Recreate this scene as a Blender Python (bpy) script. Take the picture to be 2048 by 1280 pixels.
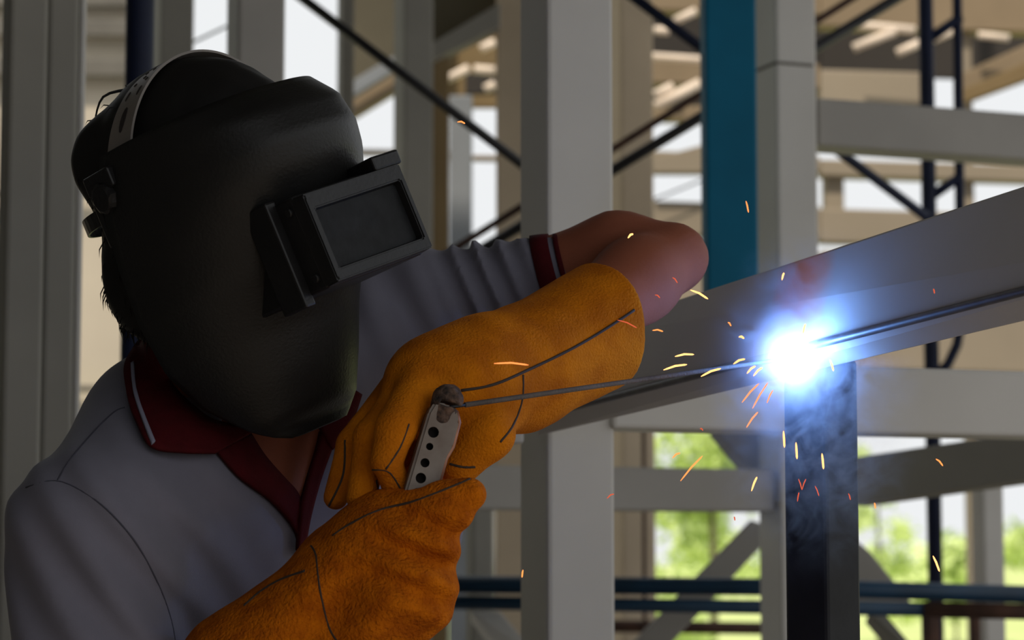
import bpy, bmesh, math, random
import numpy as np
from mathutils import Vector, Matrix

random.seed(7)
rng = np.random.default_rng(7)
for o in list(bpy.data.objects):
    bpy.data.objects.remove(o)
SC = bpy.context.scene
COL = SC.collection

# ------------------------------------------------------------------ camera, sky, sun, exposure
FPX = 4836.0                      # 85 mm on a 36 mm sensor, 2048 px wide
HORIZON = 1115.0                  # picture row of the true horizon
CAMZ = 1.10
PITCH = math.atan((HORIZON - 640.0) / FPX)
cd = bpy.data.cameras.new('camera'); cam = bpy.data.objects.new('camera', cd); COL.objects.link(cam)
cam.location = (0, 0, CAMZ); cam.rotation_euler = (math.pi/2 + PITCH, 0, 0)
cd.sensor_width = 36.0; cd.lens = 85.0; cd.clip_end = 800; cd.clip_start = 0.05
cd.dof.use_dof = True; cd.dof.focus_distance = 2.2; cd.dof.aperture_fstop = 7.6
SC.camera = cam

world = bpy.data.worlds.new('world'); SC.world = world; world.use_nodes = True
wn = world.node_tree.nodes; wn.clear()
wo = wn.new('ShaderNodeOutputWorld'); wb = wn.new('ShaderNodeBackground')
wb.inputs[0].default_value = (0.965, 0.985, 1.0, 1); wb.inputs[1].default_value = 0.90
world.node_tree.links.new(wb.outputs[0], wo.inputs[0])

sd = bpy.data.lights.new('sun', 'SUN'); sun = bpy.data.objects.new('sun', sd); COL.objects.link(sun)
sd.energy = 3.2; sd.color = (1.0, 0.88, 0.72); sd.angle = math.radians(2.0)
sun.rotation_euler = (math.radians(38), 0, math.radians(-18))     # high, from behind the camera
sun.location = (3, -4, 9)

vs = SC.view_settings
vs.view_transform = 'Standard'; vs.look = 'None'; vs.exposure = 0.0; vs.gamma = 1.0; vs.use_curve_mapping = False

# ------------------------------------------------------------------ geometry helpers
cP, sP = math.cos(PITCH), math.sin(PITCH)
RIGHT = np.array([1., 0, 0]); FWD = np.array([0, cP, sP]); DOWN = np.array([0, sP, -cP])
def V(px, py, y):
    """point at depth y (metres along +Y) that the photograph shows at (px, py)"""
    u = (px - 1024.0) / FPX; v = (640.0 - py) / FPX
    d = np.array([u, cP - v * sP, sP + v * cP])
    return np.array([0, 0, CAMZ]) + d * (y / d[1])
def proj(p):
    q = p - np.array([0, 0, CAMZ])
    dep = q @ FWD
    return 1024 + FPX * (q @ RIGHT) / dep, 640 + FPX * (q @ DOWN) / dep

def link(name, me, mat=None, parent=None):
    o = bpy.data.objects.new(name, me); COL.objects.link(o)
    if mat is not None and me is not None: me.materials.append(mat)
    if parent is not None: o.parent = parent
    return o
def tag(o, label=None, cat=None, group=None, kind=None):
    if label: o['label'] = label
    if cat: o['category'] = cat
    if group: o['group'] = group
    if kind: o['kind'] = kind
    return o
def empty(name, loc=(0, 0, 0)):
    o = bpy.data.objects.new(name, None); COL.objects.link(o); o.location = Vector(loc)
    o.empty_display_size = 0.05
    return o
def thing(name, label, cat, group=None):
    return tag(empty(name), label, cat, group)
def mesh(name, verts, faces, smooth=False):
    me = bpy.data.meshes.new(name)
    me.from_pydata([tuple(map(float, v)) for v in verts], [], [tuple(f) for f in faces])
    me.update()
    if smooth:
        me.polygons.foreach_set('use_smooth', [True] * len(me.polygons))
    return me
def from_bm(name, bm, smooth=False):
    bmesh.ops.recalc_face_normals(bm, faces=bm.faces)
    me = bpy.data.meshes.new(name); bm.to_mesh(me); bm.free()
    if smooth: me.polygons.foreach_set('use_smooth', [True] * len(me.polygons))
    return me
def hexa(name, c, bevel=0.0, seg=2):
    """c: 8 corners, front quad 0..3 and matching back quad 4..7"""
    bm = bmesh.new(); vs_ = [bm.verts.new(tuple(map(float, p))) for p in c]
    for f in ((0,1,2,3),(7,6,5,4),(0,4,5,1),(1,5,6,2),(2,6,7,3),(3,7,4,0)):
        bm.faces.new([vs_[i] for i in f])
    bmesh.ops.recalc_face_normals(bm, faces=bm.faces)
    if bevel > 0:
        bmesh.ops.bevel(bm, geom=bm.edges[:], offset=bevel, segments=seg, affect='EDGES', profile=0.5)
    return from_bm(name, bm)
def frame_of(d):
    d = np.asarray(d, float); d = d / np.linalg.norm(d)
    h = np.array([0, 0, 1.]) if abs(d[2]) < 0.9 else np.array([1., 0, 0])
    a = np.cross(d, h); a /= np.linalg.norm(a)
    return d, a, np.cross(a, d)
def sweep(name, pts, radii, n=10, caps=True):
    pts = [np.asarray(p, float) for p in pts]; V_, F_ = [], []
    if np.isscalar(radii): radii = [radii] * len(pts)
    ref = None
    for i, p in enumerate(pts):
        t = pts[min(i + 1, len(pts) - 1)] - pts[max(i - 1, 0)]
        d, a, b = frame_of(t)
        if ref is not None:
            a = ref - d * (ref @ d); a /= np.linalg.norm(a); b = np.cross(a, d)
        ref = a
        for k in range(n):
            an = 2 * math.pi * k / n
            V_.append(p + radii[i] * (math.cos(an) * a + math.sin(an) * b))
    for i in range(len(pts) - 1):
        for k in range(n):
            F_.append((i*n+k, i*n+(k+1) % n, (i+1)*n+(k+1) % n, (i+1)*n+k))
    if caps:
        F_.append(tuple(range(n - 1, -1, -1))); F_.append(tuple((len(pts)-1)*n + k for k in range(n)))
    return mesh(name, V_, F_, True)
def lathe_z(name, prof, n=24, smooth=True):
    V_, F_ = [], []
    for r, z in prof:
        for k in range(n):
            an = 2 * math.pi * k / n; V_.append((r*math.cos(an), r*math.sin(an), z))
    for i in range(len(prof) - 1):
        for k in range(n):
            F_.append((i*n+k, i*n+(k+1) % n, (i+1)*n+(k+1) % n, (i+1)*n+k))
    F_.append(tuple(range(n - 1, -1, -1))); F_.append(tuple((len(prof)-1)*n + k for k in range(n)))
    return mesh(name, V_, F_, smooth)

# ---- implicit surfaces
def nets(name, f, lo, hi, h):
    lo = np.asarray(lo, float); hi = np.asarray(hi, float)
    n = np.ceil((hi - lo) / h).astype(int) + 1
    ax = [lo[i] + h * np.arange(n[i]) for i in range(3)]
    v = np.empty(tuple(n), np.float32)
    st = max(1, int(400000 / (n[1] * n[2])))
    for i in range(0, n[0], st):
        g = np.stack(np.meshgrid(ax[0][i:i+st], ax[1], ax[2], indexing='ij'), -1)
        v[i:i+st] = f(g.reshape(-1, 3)).reshape(g.shape[:3])
    s = v < 0
    c = [(i, j, k) for i in (0, 1) for j in (0, 1) for k in (0, 1)]
    sl = lambda a, o: a[o[0]:n[0]-1+o[0], o[1]:n[1]-1+o[1], o[2]:n[2]-1+o[2]]
    cnt = sum(sl(s, o).astype(np.int8) for o in c)
    idx = np.argwhere((cnt > 0) & (cnt < 8))
    acc = np.zeros((len(idx), 3)); num = np.zeros(len(idx))
    vv = {o: v[idx[:, 0]+o[0], idx[:, 1]+o[1], idx[:, 2]+o[2]].astype(float) for o in c}
    for a in c:
        for d in range(3):
            if a[d] == 0:
                b = list(a); b[d] = 1; b = tuple(b)
                m = (vv[a] < 0) != (vv[b] < 0)
                t = np.where(m, vv[a] / np.where(m, vv[a] - vv[b], 1), 0)
                p = np.tile(np.array(a, float), (len(idx), 1)); p[:, d] = t
                acc += p * m[:, None]; num += m
    pos = lo + h * (idx + acc / num[:, None])
    ids = -np.ones(tuple(n - 1), np.int32); ids[idx[:, 0], idx[:, 1], idx[:, 2]] = np.arange(len(idx))
    quads = []
    for d in range(3):
        e, g = [(1, 2), (2, 0), (0, 1)][d]
        o2 = [0, 0, 0]; o2[d] = 1
        A = s[tuple(slice(0, n[q]-o2[q]) for q in range(3))]; B = s[tuple(slice(o2[q], n[q]) for q in range(3))]
        w = np.argwhere(A != B)
        w = w[(w[:, e] > 0) & (w[:, g] > 0) & (w[:, e] < n[e]-1) & (w[:, g] < n[g]-1)]
        def cell(de, dg):
            q = w.copy(); q[:, e] += de; q[:, g] += dg
            return ids[q[:, 0], q[:, 1], q[:, 2]]
        Q = np.stack([cell(-1, -1), cell(0, -1), cell(0, 0), cell(-1, 0)], 1)
        fl = ~A[w[:, 0], w[:, 1], w[:, 2]]
        Q[fl] = Q[fl][:, ::-1]
        quads.append(Q)
    Q = np.concatenate(quads)
    Q = Q[(Q >= 0).all(1)]
    me = bpy.data.meshes.new(name)
    me.vertices.add(len(pos)); me.vertices.foreach_set('co', pos.ravel())
    me.loops.add(len(Q) * 4); me.loops.foreach_set('vertex_index', Q.ravel().astype(np.int32))
    me.polygons.add(len(Q)); me.polygons.foreach_set('loop_start', np.arange(len(Q), dtype=np.int32) * 4)
    me.polygons.foreach_set('use_smooth', np.ones(len(Q), bool))
    me.update(); me.validate()
    return me
def seg(p, a, b, ra, rb):
    ba = b - a; t = np.clip((p - a) @ ba / (ba @ ba), 0, 1)
    return np.linalg.norm(p - a - t[:, None] * ba, axis=1) - (ra + (rb - ra) * t)
def ball(p, c, r): return np.linalg.norm(p - c, axis=1) - r
def ell(p, c, M, r):
    q = (p - c) @ M.T
    k0 = np.linalg.norm(q / r, axis=1); k1 = np.linalg.norm(q / (r * r), axis=1)
    return k0 * (k0 - 1) / np.maximum(k1, 1e-6)
def smin(a, b, k):
    h = np.clip(0.5 + 0.5 * (b - a) / k, 0, 1)
    return b + (a - b) * h - k * h * (1 - h)
def smax(a, b, k): return -smin(-a, -b, k)
def sunion(ds, k):
    r = ds[0]
    for d in ds[1:]: r = smin(r, d, k)
    return r
_w = rng.normal(size=(10, 3)); _w /= np.linalg.norm(_w, axis=1)[:, None]; _ph = rng.uniform(0, 6.28, 10)
def wob(p, freq):
    return sum(np.sin(p @ (_w[i] * freq * (0.7 + 0.08 * i)) + _ph[i]) for i in range(10)) / 10
def hit(f, px, py, y0, y1, off=0.0):
    ys = np.linspace(y0, y1, 500)
    a = V(px, py, y0); b = V(px, py, y1)
    P = a + (b - a) * np.linspace(0, 1, 500)[:, None]
    d = f(P) - off
    i = np.argmax(d < 0)
    if not (d < 0).any(): i = int(np.argmin(d)); return P[i]
    return P[i]
def settle(f, p, lev, it=6):
    """move points onto the level `lev` of f"""
    p = np.array(p, float); e = 1e-3
    for _ in range(it):
        d = f(p)
        g = np.stack([(f(p + e*np.eye(3)[k]) - f(p - e*np.eye(3)[k])) / (2*e) for k in range(3)], 1)
        n2 = np.maximum((g * g).sum(1), 0.2)
        p = p - g * ((d - lev) / n2)[:, None] * 0.8
    return p
def spline(pts, n):
    pts = np.asarray(pts, float); m = len(pts)
    s = np.concatenate([[0], np.cumsum(np.linalg.norm(np.diff(pts, axis=0), axis=1))]); s /= s[-1]
    out = []
    for t in np.linspace(0, 1, n):
        i = min(np.searchsorted(s, t, side='right') - 1, m - 2); u = (t - s[i]) / (s[i+1] - s[i])
        p0, p1, p2, p3 = pts[max(i-1, 0)], pts[i], pts[i+1], pts[min(i+2, m-1)]
        out.append(0.5 * (2*p1 + (p2-p0)*u + (2*p0-5*p1+4*p2-p3)*u*u + (3*p1-p0-3*p2+p3)*u**3))
    return np.array(out)
def on_line(name, f, pix, r, y0, y1, mat, parent, n=24, lift=0.0):
    sp = spline([(a, b, 0) for a, b in pix], n)
    P = [hit(f, q[0], q[1], y0, y1, lift) for q in sp]
    P = np.array(P)
    if n > 4:
        P[1:-1] = (P[:-2] + P[1:-1] * 2 + P[2:]) / 4
    return link(name, sweep(name, P, r, 6), mat, parent)
def loft_on(name, f, edge_a, edge_b, y0, y1, lev, thick, mat, parent, nu=28, nv=6):
    """a cloth strip between two picture polylines, laid on surface f"""
    A = spline([(a, b, 0) for a, b in edge_a], nu); B = spline([(a, b, 0) for a, b in edge_b], nu)
    P = []
    for i in range(nu):
        for j in range(nv):
            q = A[i] + (B[i] - A[i]) * j / (nv - 1)
            P.append(hit(f, q[0], q[1], y0, y1, lev))
    P = np.array(P).reshape(nu, nv, 3)
    for _ in range(2):
        Q = P.copy()
        Q[1:-1, :] = (P[:-2] + 2*P[1:-1] + P[2:]) / 4
        P = Q
    F_ = [(i*nv+j, (i+1)*nv+j, (i+1)*nv+j+1, i*nv+j+1) for i in range(nu-1) for j in range(nv-1)]
    o = link(name, mesh(name, P.reshape(-1, 3), F_, True), mat, parent)
    m = o.modifiers.new('thick', 'SOLIDIFY'); m.thickness = thick; m.offset = 0
    return o

# ------------------------------------------------------------------ materials
def mat(name, col, rough=0.6, metal=0.0, spec=0.5, var=0.0, vscale=8.0, col2=None, bump=0.0, bscale=200.0, sheen=0.0, stretch=None):
    m = bpy.data.materials.new(name); m.use_nodes = True
    nt = m.node_tree; b = nt.nodes['Principled BSDF']
    b.inputs['Base Color'].default_value = (*col, 1); b.inputs['Roughness'].default_value = rough
    b.inputs['Metallic'].default_value = metal
    b.inputs['Specular IOR Level'].default_value = spec
    if sheen: b.inputs['Sheen Weight'].default_value = sheen
    tc = nt.nodes.new('ShaderNodeTexCoord'); src = tc.outputs['Object']
    if stretch:
        mp = nt.nodes.new('ShaderNodeMapping'); mp.inputs['Scale'].default_value = stretch
        nt.links.new(src, mp.inputs[0]); src = mp.outputs[0]
    if var or col2:
        nz = nt.nodes.new('ShaderNodeTexNoise'); nz.inputs['Scale'].default_value = vscale
        nz.inputs['Detail'].default_value = 5.0; nt.links.new(src, nz.inputs['Vector'])
        cr = nt.nodes.new('ShaderNodeValToRGB')
        cr.color_ramp.elements[0].position = 0.35; cr.color_ramp.elements[1].position = 0.68
        c2 = col2 if col2 else tuple(max(0, c * (1 - var)) for c in col)
        cr.color_ramp.elements[0].color = (*c2, 1); cr.color_ramp.elements[1].color = (*col, 1)
        nt.links.new(nz.outputs['Fac'], cr.inputs[0]); nt.links.new(cr.outputs[0], b.inputs['Base Color'])
    if bump:
        n2 = nt.nodes.new('ShaderNodeTexNoise'); n2.inputs['Scale'].default_value = bscale; n2.inputs['Detail'].default_value = 3.0
        nt.links.new(src, n2.inputs['Vector'])
        bp = nt.nodes.new('ShaderNodeBump'); bp.inputs['Strength'].default_value = bump; bp.inputs['Distance'].default_value = 0.004
        nt.links.new(n2.outputs['Fac'], bp.inputs['Height']); nt.links.new(bp.outputs[0], b.inputs['Normal'])
    return m
def emis(name, col, s):
    m = bpy.data.materials.new(name); m.use_nodes = True; nt = m.node_tree; nt.nodes.clear()
    o = nt.nodes.new('ShaderNodeOutputMaterial'); e = nt.nodes.new('ShaderNodeEmission')
    e.inputs[0].default_value = (*col, 1); e.inputs[1].default_value = s
    nt.links.new(e.outputs[0], o.inputs[0]); return m

M = {}
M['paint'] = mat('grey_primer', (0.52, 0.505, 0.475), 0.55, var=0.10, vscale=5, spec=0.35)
M['paint_mid'] = mat('grey_primer_mid', (0.34, 0.325, 0.30), 0.6, var=0.12, vscale=5, spec=0.3)  # same grey primer in a middle tone
M['beige_lit'] = mat('beige_primer_lit', (0.56, 0.46, 0.335), 0.7, var=0.2, vscale=3, spec=0.2)  # beige raised so shaded columns look lit; the light is in the colour
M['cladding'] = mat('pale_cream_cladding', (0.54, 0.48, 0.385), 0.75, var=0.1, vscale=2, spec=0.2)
M['olive'] = mat('dull_olive_sheet', (0.105, 0.092, 0.062), 0.8, var=0.25, vscale=2, spec=0.2)
M['paint_dull'] = mat('grey_primer_dark', (0.26, 0.25, 0.22), 0.7, var=0.15, vscale=4, spec=0.25)  # same grey primer in its darkest tone
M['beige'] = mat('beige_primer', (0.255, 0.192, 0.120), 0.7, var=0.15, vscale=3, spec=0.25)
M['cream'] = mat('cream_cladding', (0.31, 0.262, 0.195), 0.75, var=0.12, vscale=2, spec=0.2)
M['ochre'] = mat('ochre_primer', (0.22, 0.155, 0.075), 0.75, var=0.2, vscale=3, spec=0.2)
M['pale'] = mat('pale_galvanised', (0.86, 0.72, 0.58), 0.6, var=0.1, vscale=3)
M['girt'] = mat('dark_girt', (0.13, 0.12, 0.10), 0.7, var=0.2)
M['sheet'] = mat('dark_roof_sheet', (0.030, 0.024, 0.019), 0.8, var=0.3, vscale=1.5)
M['teal'] = mat('teal_gloss_paint', (0.002, 0.125, 0.23), 0.6, var=0.2, vscale=6, spec=0.15)
M['navy'] = mat('navy_scaffold_paint', (0.008, 0.014, 0.045), 0.6, var=0.4, vscale=9, spec=0.25)
M['bluerail'] = mat('blue_pipe_paint', (0.006, 0.045, 0.10), 0.5, var=0.5, vscale=7)
M['darksteel'] = mat('dark_brace_steel', (0.022, 0.021, 0.024), 0.5, metal=0.3, var=0.4)
M['rust'] = mat('rusty_steel', (0.075, 0.032, 0.018), 0.8, var=0.5, vscale=20)
M['blacksteel'] = mat('black_mill_steel', (0.016, 0.0165, 0.019), 0.6, metal=0.0, var=0.5, vscale=14, spec=0.22, bump=0.1, bscale=60)
M['concrete'] = mat('concrete', (0.40, 0.35, 0.30), 0.9, var=0.25, vscale=1.2, bump=0.3, bscale=30)
M['bulk'] = mat('shade_slab', (0.10, 0.095, 0.085), 0.9, var=0.2, vscale=1.0)
M['shell'] = mat('black_fibre_shell', (0.011, 0.0105, 0.010), 0.46, var=0.25, vscale=12, spec=0.30, bump=0.12, bscale=350)
M['blackplastic'] = mat('black_plastic', (0.009, 0.0085, 0.009), 0.42, var=0.3, vscale=40, spec=0.35, bump=0.1, bscale=220)
M['lens'] = mat('scratched_dark_glass', (0.012, 0.013, 0.015), 0.5, var=0.5, vscale=60, spec=0.16, bump=0.12, bscale=120)
M['strap'] = mat('off_white_strap_plastic', (0.19, 0.165, 0.145), 0.5, var=0.1, vscale=30)
M['hair'] = mat('black_hair', (0.008, 0.007, 0.0065), 0.6, spec=0.25)
M['skin'] = mat('brown_skin', (0.28, 0.086, 0.046), 0.75, spec=0.25, var=0.12, vscale=25, bump=0.1, bscale=300)  # even brown skin tone, slightly mottled
M['shirt'] = mat('lavender_grey_jersey', (0.155, 0.15, 0.19), 0.85, var=0.06, vscale=40, spec=0.15, bump=0.10, bscale=900, sheen=0.1)
M['maroon'] = mat('maroon_rib', (0.060, 0.0022, 0.0045), 0.85, var=0.25, vscale=60, spec=0.15, bump=0.2, bscale=500)
M['stripe'] = mat('grey_knit_stripe', (0.20, 0.20, 0.27), 0.85)
M['seam'] = mat('dark_seam_thread', (0.045, 0.045, 0.065), 0.9)
M['trouser'] = mat('dark_blue_work_cloth', (0.03, 0.035, 0.055), 0.9, var=0.2, vscale=30)
M['boot'] = mat('brown_boot_leather', (0.04, 0.025, 0.018), 0.6, var=0.3)
M['leather'] = mat('yellow_split_leather', (0.62, 0.19, 0.005), 0.9, col2=(0.42, 0.115, 0.004), vscale=26, spec=0.08, bump=0.55, bscale=420)
M['leatherrough'] = mat('orange_suede_leather', (0.58, 0.150, 0.004), 0.93, col2=(0.36, 0.08, 0.003), vscale=60, spec=0.06, bump=1.0, bscale=330)
M['piping'] = mat('dark_seam_crease', (0.035, 0.022, 0.014), 0.8)
M['holder'] = mat('grey_glass_fibre', (0.24, 0.205, 0.175), 0.55, col2=(0.15, 0.11, 0.085), vscale=35)
M['char'] = mat('charred_fibre', (0.13, 0.075, 0.05), 0.9, col2=(0.018, 0.013, 0.012), vscale=130, bump=1.0, bscale=160)
M['copper'] = mat('copper_edge', (0.40, 0.19, 0.12), 0.5, metal=0.6, var=0.4, vscale=50)
M['hole'] = mat('dark_hole', (0.02, 0.014, 0.012), 0.9)
M['rod'] = mat('grey_flux_coating', (0.14, 0.12, 0.115), 0.75, var=0.3, vscale=60, bump=0.3, bscale=400)
M['grass'] = mat('sunlit_grass', (0.62, 0.70, 0.27), 0.9, col2=(0.50, 0.60, 0.20), vscale=0.6)
M['leaf'] = mat('young_leaves', (0.72, 0.82, 0.38), 0.7, col2=(0.52, 0.66, 0.22), vscale=1.5)
M['bark'] = mat('bark', (0.10, 0.075, 0.05), 0.9, var=0.3)
M['translucent'] = mat('blue_grey_panel', (0.22, 0.24, 0.26), 0.7, var=0.1)
# painted beam with a heat-tinted patch where the seam is being welded (oxide colours on the metal itself)
def heat_paint(center):
    m = M['paint'].copy(); m.name = 'grey_primer_heat_tinted'; nt = m.node_tree; b = nt.nodes['Principled BSDF']
    src = b.inputs['Base Color'].links[0].from_socket
    tc = nt.nodes.new('ShaderNodeTexCoord')
    vm = nt.nodes.new('ShaderNodeVectorMath'); vm.operation = 'DISTANCE'; vm.inputs[1].default_value = tuple(center)
    nt.links.new(tc.outputs['Object'], vm.inputs[0])
    nz = nt.nodes.new('ShaderNodeTexNoise'); nz.inputs['Scale'].default_value = 35; nt.links.new(tc.outputs['Object'], nz.inputs['Vector'])
    ma = nt.nodes.new('ShaderNodeMath'); ma.operation = 'MULTIPLY_ADD'; ma.inputs[1].default_value = 0.03
    nt.links.new(nz.outputs['Fac'], ma.inputs[0]); nt.links.new(vm.outputs['Value'], ma.inputs[2])
    cr = nt.nodes.new('ShaderNodeValToRGB'); e = cr.color_ramp.elements
    e[0].position = 0.034; e[0].color = (1, 1, 1, 1); e[1].position = 0.078; e[1].color = (0, 0, 0, 1)
    nt.links.new(ma.outputs[0], cr.inputs[0])
    mx = nt.nodes.new('ShaderNodeMix'); mx.data_type = 'RGBA'
    nt.links.new(cr.outputs[0], mx.inputs[0]); nt.links.new(src, mx.inputs[6]); mx.inputs[7].default_value = (0.85, 0.27, 0.14, 1)
    nt.links.new(mx.outputs[2], b.inputs['Base Color'])
    return m

# ------------------------------------------------------------------ structure builders
PHI = math.radians(21)
def ray_hit_line(px, py, p0, d):
    """point on the horizontal line p0 + s d (plan view) that lies in picture column px"""
    u = (px - 1024.0) / FPX; v = (640 - py) / FPX
    r = np.array([u, cP - v * sP])
    A = np.array([[d[0], -r[0]], [d[1], -r[1]]]); s, t = np.linalg.solve(A, -p0[:2])
    return s
def box_between(name, p, d, e, w, t, z0, z1, m, bevel=0.004):
    d = np.array([d[0], d[1], 0]); e = np.array([e[0], e[1], 0])
    f = [np.array([p[0], p[1], 0]) + d*0, np.array([p[0], p[1], 0]) + d*w]
    c = [f[0] + [0, 0, z1], f[1] + [0, 0, z1], f[1] + [0, 0, z0], f[0] + [0, 0, z0]]
    c = c + [q + e * t for q in c]
    return hexa(name, c, bevel)
def column(label, px0, px1, y, m, side=None, phi=PHI, z0=0.0, z1=4.15, row=640, group=None, name='steel_column', cat='column', bevel=0.006):
    p = V(px0, row, y); d = np.array([math.cos(phi), math.sin(phi)]); e = np.array([-math.sin(phi), math.cos(phi)])
    w = ray_hit_line(px1, row, p, d)
    o = link(name, box_between(name, p, d, e, w, side or w, z0, z1, m, bevel), m)
    return tag(o, label, cat, group)
def hbeam(label, px0, top, bot, y, px1, m, thick=0.09, phi=PHI, name='steel_beam', cat='beam', group=None, bevel=0.005):
    p = V(px0, top, y); q = V(px0, bot, y); d = np.array([math.cos(phi), math.sin(phi)]); e = np.array([-math.sin(phi), math.cos(phi)])
    w = ray_hit_line(px1, (top + bot) / 2, p, d)
    o = link(name, box_between(name, p, d, e, w, thick, q[2], p[2], m, bevel), m)
    return tag(o, label, cat, group)
def quad(label, c, thick, m, name='steel_brace', cat='brace', bevel=0.004, kind=None, parent=None):
    """front face from four (px, py, depth) corners, pushed back by its real thickness"""
    f = [V(*q) for q in c]
    n = np.cross(f[1] - f[0], f[3] - f[0]); n /= np.linalg.norm(n)
    if n[1] < 0: n = -n
    o = link(name, hexa(name, f + [q + n * thick for q in f], bevel), m, parent)
    return tag(o, label, cat, None, kind) if label else o
def tube(label, pts, r, m, name='scaffold_brace', cat='scaffold tube', n=14):
    return tag(link(name, sweep(name, [V(*q) for q in pts], r, n), m), label, cat)
def box_world(name, lo, hi, m, kind='structure', label=None):
    lo = np.array(lo, float); hi = np.array(hi, float)
    c = [(lo[0],lo[1],hi[2]),(hi[0],lo[1],hi[2]),(hi[0],lo[1],lo[2]),(lo[0],lo[1],lo[2])]
    c = c + [(a[0], hi[1], a[2]) for a in c]
    o = link(name, hexa(name, c), m); o['kind'] = kind
    if label: o['label'] = label
    return o

# ------------------------------------------------------------------ the shed and the land around it
box_world('floor', (-9, -7, -0.12), (9, 10.5, 0.0), M['concrete'], label='bare concrete floor of the open steel shed')
ceil = box_world('ceiling', (-9, -1.6, 4.15), (3.4, 6.7, 4.30), M['bulk'], label='unseen shed roof slab, trimmed to shape the daylight')  # unseen roof that shades the interior, edges cut back to let sky light in
box_world('wall_shade_left', (-2.3, -4.4, 0), (-2.1, 5.2, 4.15), M['bulk'], label='unseen dark side wall added to shade the shed')  # unseen wall, added to darken faces turned to the left
box_world('wall_shade_back', (-2.1, -4.4, 0), (0.7, -4.2, 4.15), M['bulk'], label='unseen dark rear wall added to shade the shed')  # unseen wall, added to hold back light from behind left
g = link('ground', mesh('ground', [(-150, 10.5, -0.13), (150, 10.5, -0.13), (150, 400, -0.13), (-150, 400, -0.13)], [(0,1,2,3)]), M['grass'])
tag(g, 'bright green grass field outside the shed', None, None, 'structure')

# near frame: grey welded box sections
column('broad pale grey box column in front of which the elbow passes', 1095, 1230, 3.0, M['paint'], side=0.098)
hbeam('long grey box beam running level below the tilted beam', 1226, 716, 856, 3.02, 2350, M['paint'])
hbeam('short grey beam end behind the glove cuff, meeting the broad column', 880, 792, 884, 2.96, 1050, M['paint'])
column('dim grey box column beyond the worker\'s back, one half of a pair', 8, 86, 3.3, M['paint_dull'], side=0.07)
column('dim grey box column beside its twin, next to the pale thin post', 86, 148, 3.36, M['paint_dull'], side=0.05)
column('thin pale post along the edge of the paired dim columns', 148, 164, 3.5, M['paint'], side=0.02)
c3 = column('grey box column standing against the teal post', 1558, 1640, 4.6, M['paint'], side=0.095)
p = V(1560, 125, 4.6)
d_ = np.array([math.cos(PHI), math.sin(PHI)]); e_ = np.array([-math.sin(PHI), math.cos(PHI)])
link('weld_seam', box_between('weld_seam', V(1556.5, 640, 4.597), d_, e_, 0.083, 0.10, p[2]-0.003, p[2]+0.003, M['girt'], 0.0015), M['girt'], c3)
column('glossy teal painted post beside the grey column', 1415, 1519, 4.42, M['teal'], side=0.05, phi=math.radians(8), z0=V(1470, 800, 4.42)[2])
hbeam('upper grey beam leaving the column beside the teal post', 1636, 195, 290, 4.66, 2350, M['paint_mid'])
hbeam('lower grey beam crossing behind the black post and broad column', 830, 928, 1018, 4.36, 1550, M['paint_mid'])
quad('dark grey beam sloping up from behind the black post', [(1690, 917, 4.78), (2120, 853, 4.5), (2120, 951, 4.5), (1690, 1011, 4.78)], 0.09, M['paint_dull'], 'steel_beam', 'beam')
column('pale stub column under the sloping dark beam', 1960, 2001, 5.6, M['paint'], z1=V(1980, 960, 5.6)[2])
quad('grey diagonal brace above the blue pipes, leaning to the grey column', [(1502, 1040, 5.22), (1556, 1058, 5.22), (551, 2136, 5.2), (447, 2136, 5.2)], 0.03, M['paint_mid'])
quad('grey diagonal brace under the long level beam', [(1432, 858, 4.72), (1540, 858, 4.74), (1590, 945, 4.74), (1500, 940, 4.72)], 0.06, M['paint_mid'])
quad('short grey diagonal brace between black post and blue pipe', [(1690, 1060, 5.3), (1742, 1105, 5.3), (1830, 1215, 5.3), (1690, 1215, 5.3)], 0.03, M['paint_mid'])
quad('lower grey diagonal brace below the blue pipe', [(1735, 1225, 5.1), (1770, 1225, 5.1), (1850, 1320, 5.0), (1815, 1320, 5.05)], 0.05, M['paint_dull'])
quad('grey brace behind the glove, below the blue pipes', [(940, 1222, 5.1), (1000, 1222, 5.1), (1075, 1310, 5.0), (1010, 1310, 5.05)], 0.05, M['paint'])
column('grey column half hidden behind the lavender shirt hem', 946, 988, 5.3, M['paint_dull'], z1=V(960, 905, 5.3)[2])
column('thin dark tie post seen through the window below the level beam', 1284, 1292, 6.5, M['rust'], z1=2.0, name='tie_post', cat='post')

# blue pipes
tube('upper dark blue pipe running level across the lower frame', [(820, 1168, 5.05), (1540, 1174, 5.0), (2150, 1192, 4.85)], 0.0185, M['bluerail'], 'blue_pipe', 'pipe')
tube('lower dark blue pipe running level below its twin', [(820, 1204, 5.05), (1300, 1211, 5.0), (1852, 1219, 4.9)], 0.0145, M['bluerail'], 'blue_pipe', 'pipe')
tube('rusty brown pipe continuing the lower blue pipe', [(1848, 1219, 4.9), (2150, 1226, 4.85)], 0.0165, M['rust'], 'rusty_pipe', 'pipe')
tube('dark rusty rail close to the lower frame edge', [(1180, 1252, 6.55), (1600, 1258, 6.55)], 0.017, M['rust'], 'rusty_rail', 'rail')
column('rusty brown upright under the rusty pipe', 1846, 1872, 5.2, M['rust'], z1=V(1860, 1222, 5.2)[2], name='rusty_upright', cat='post')
column('dark rusty upright beside the pale stub column', 1935, 1952, 5.35, M['rust'], z1=V(1940, 1226, 5.35)[2], name='rusty_upright', cat='post')

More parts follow.
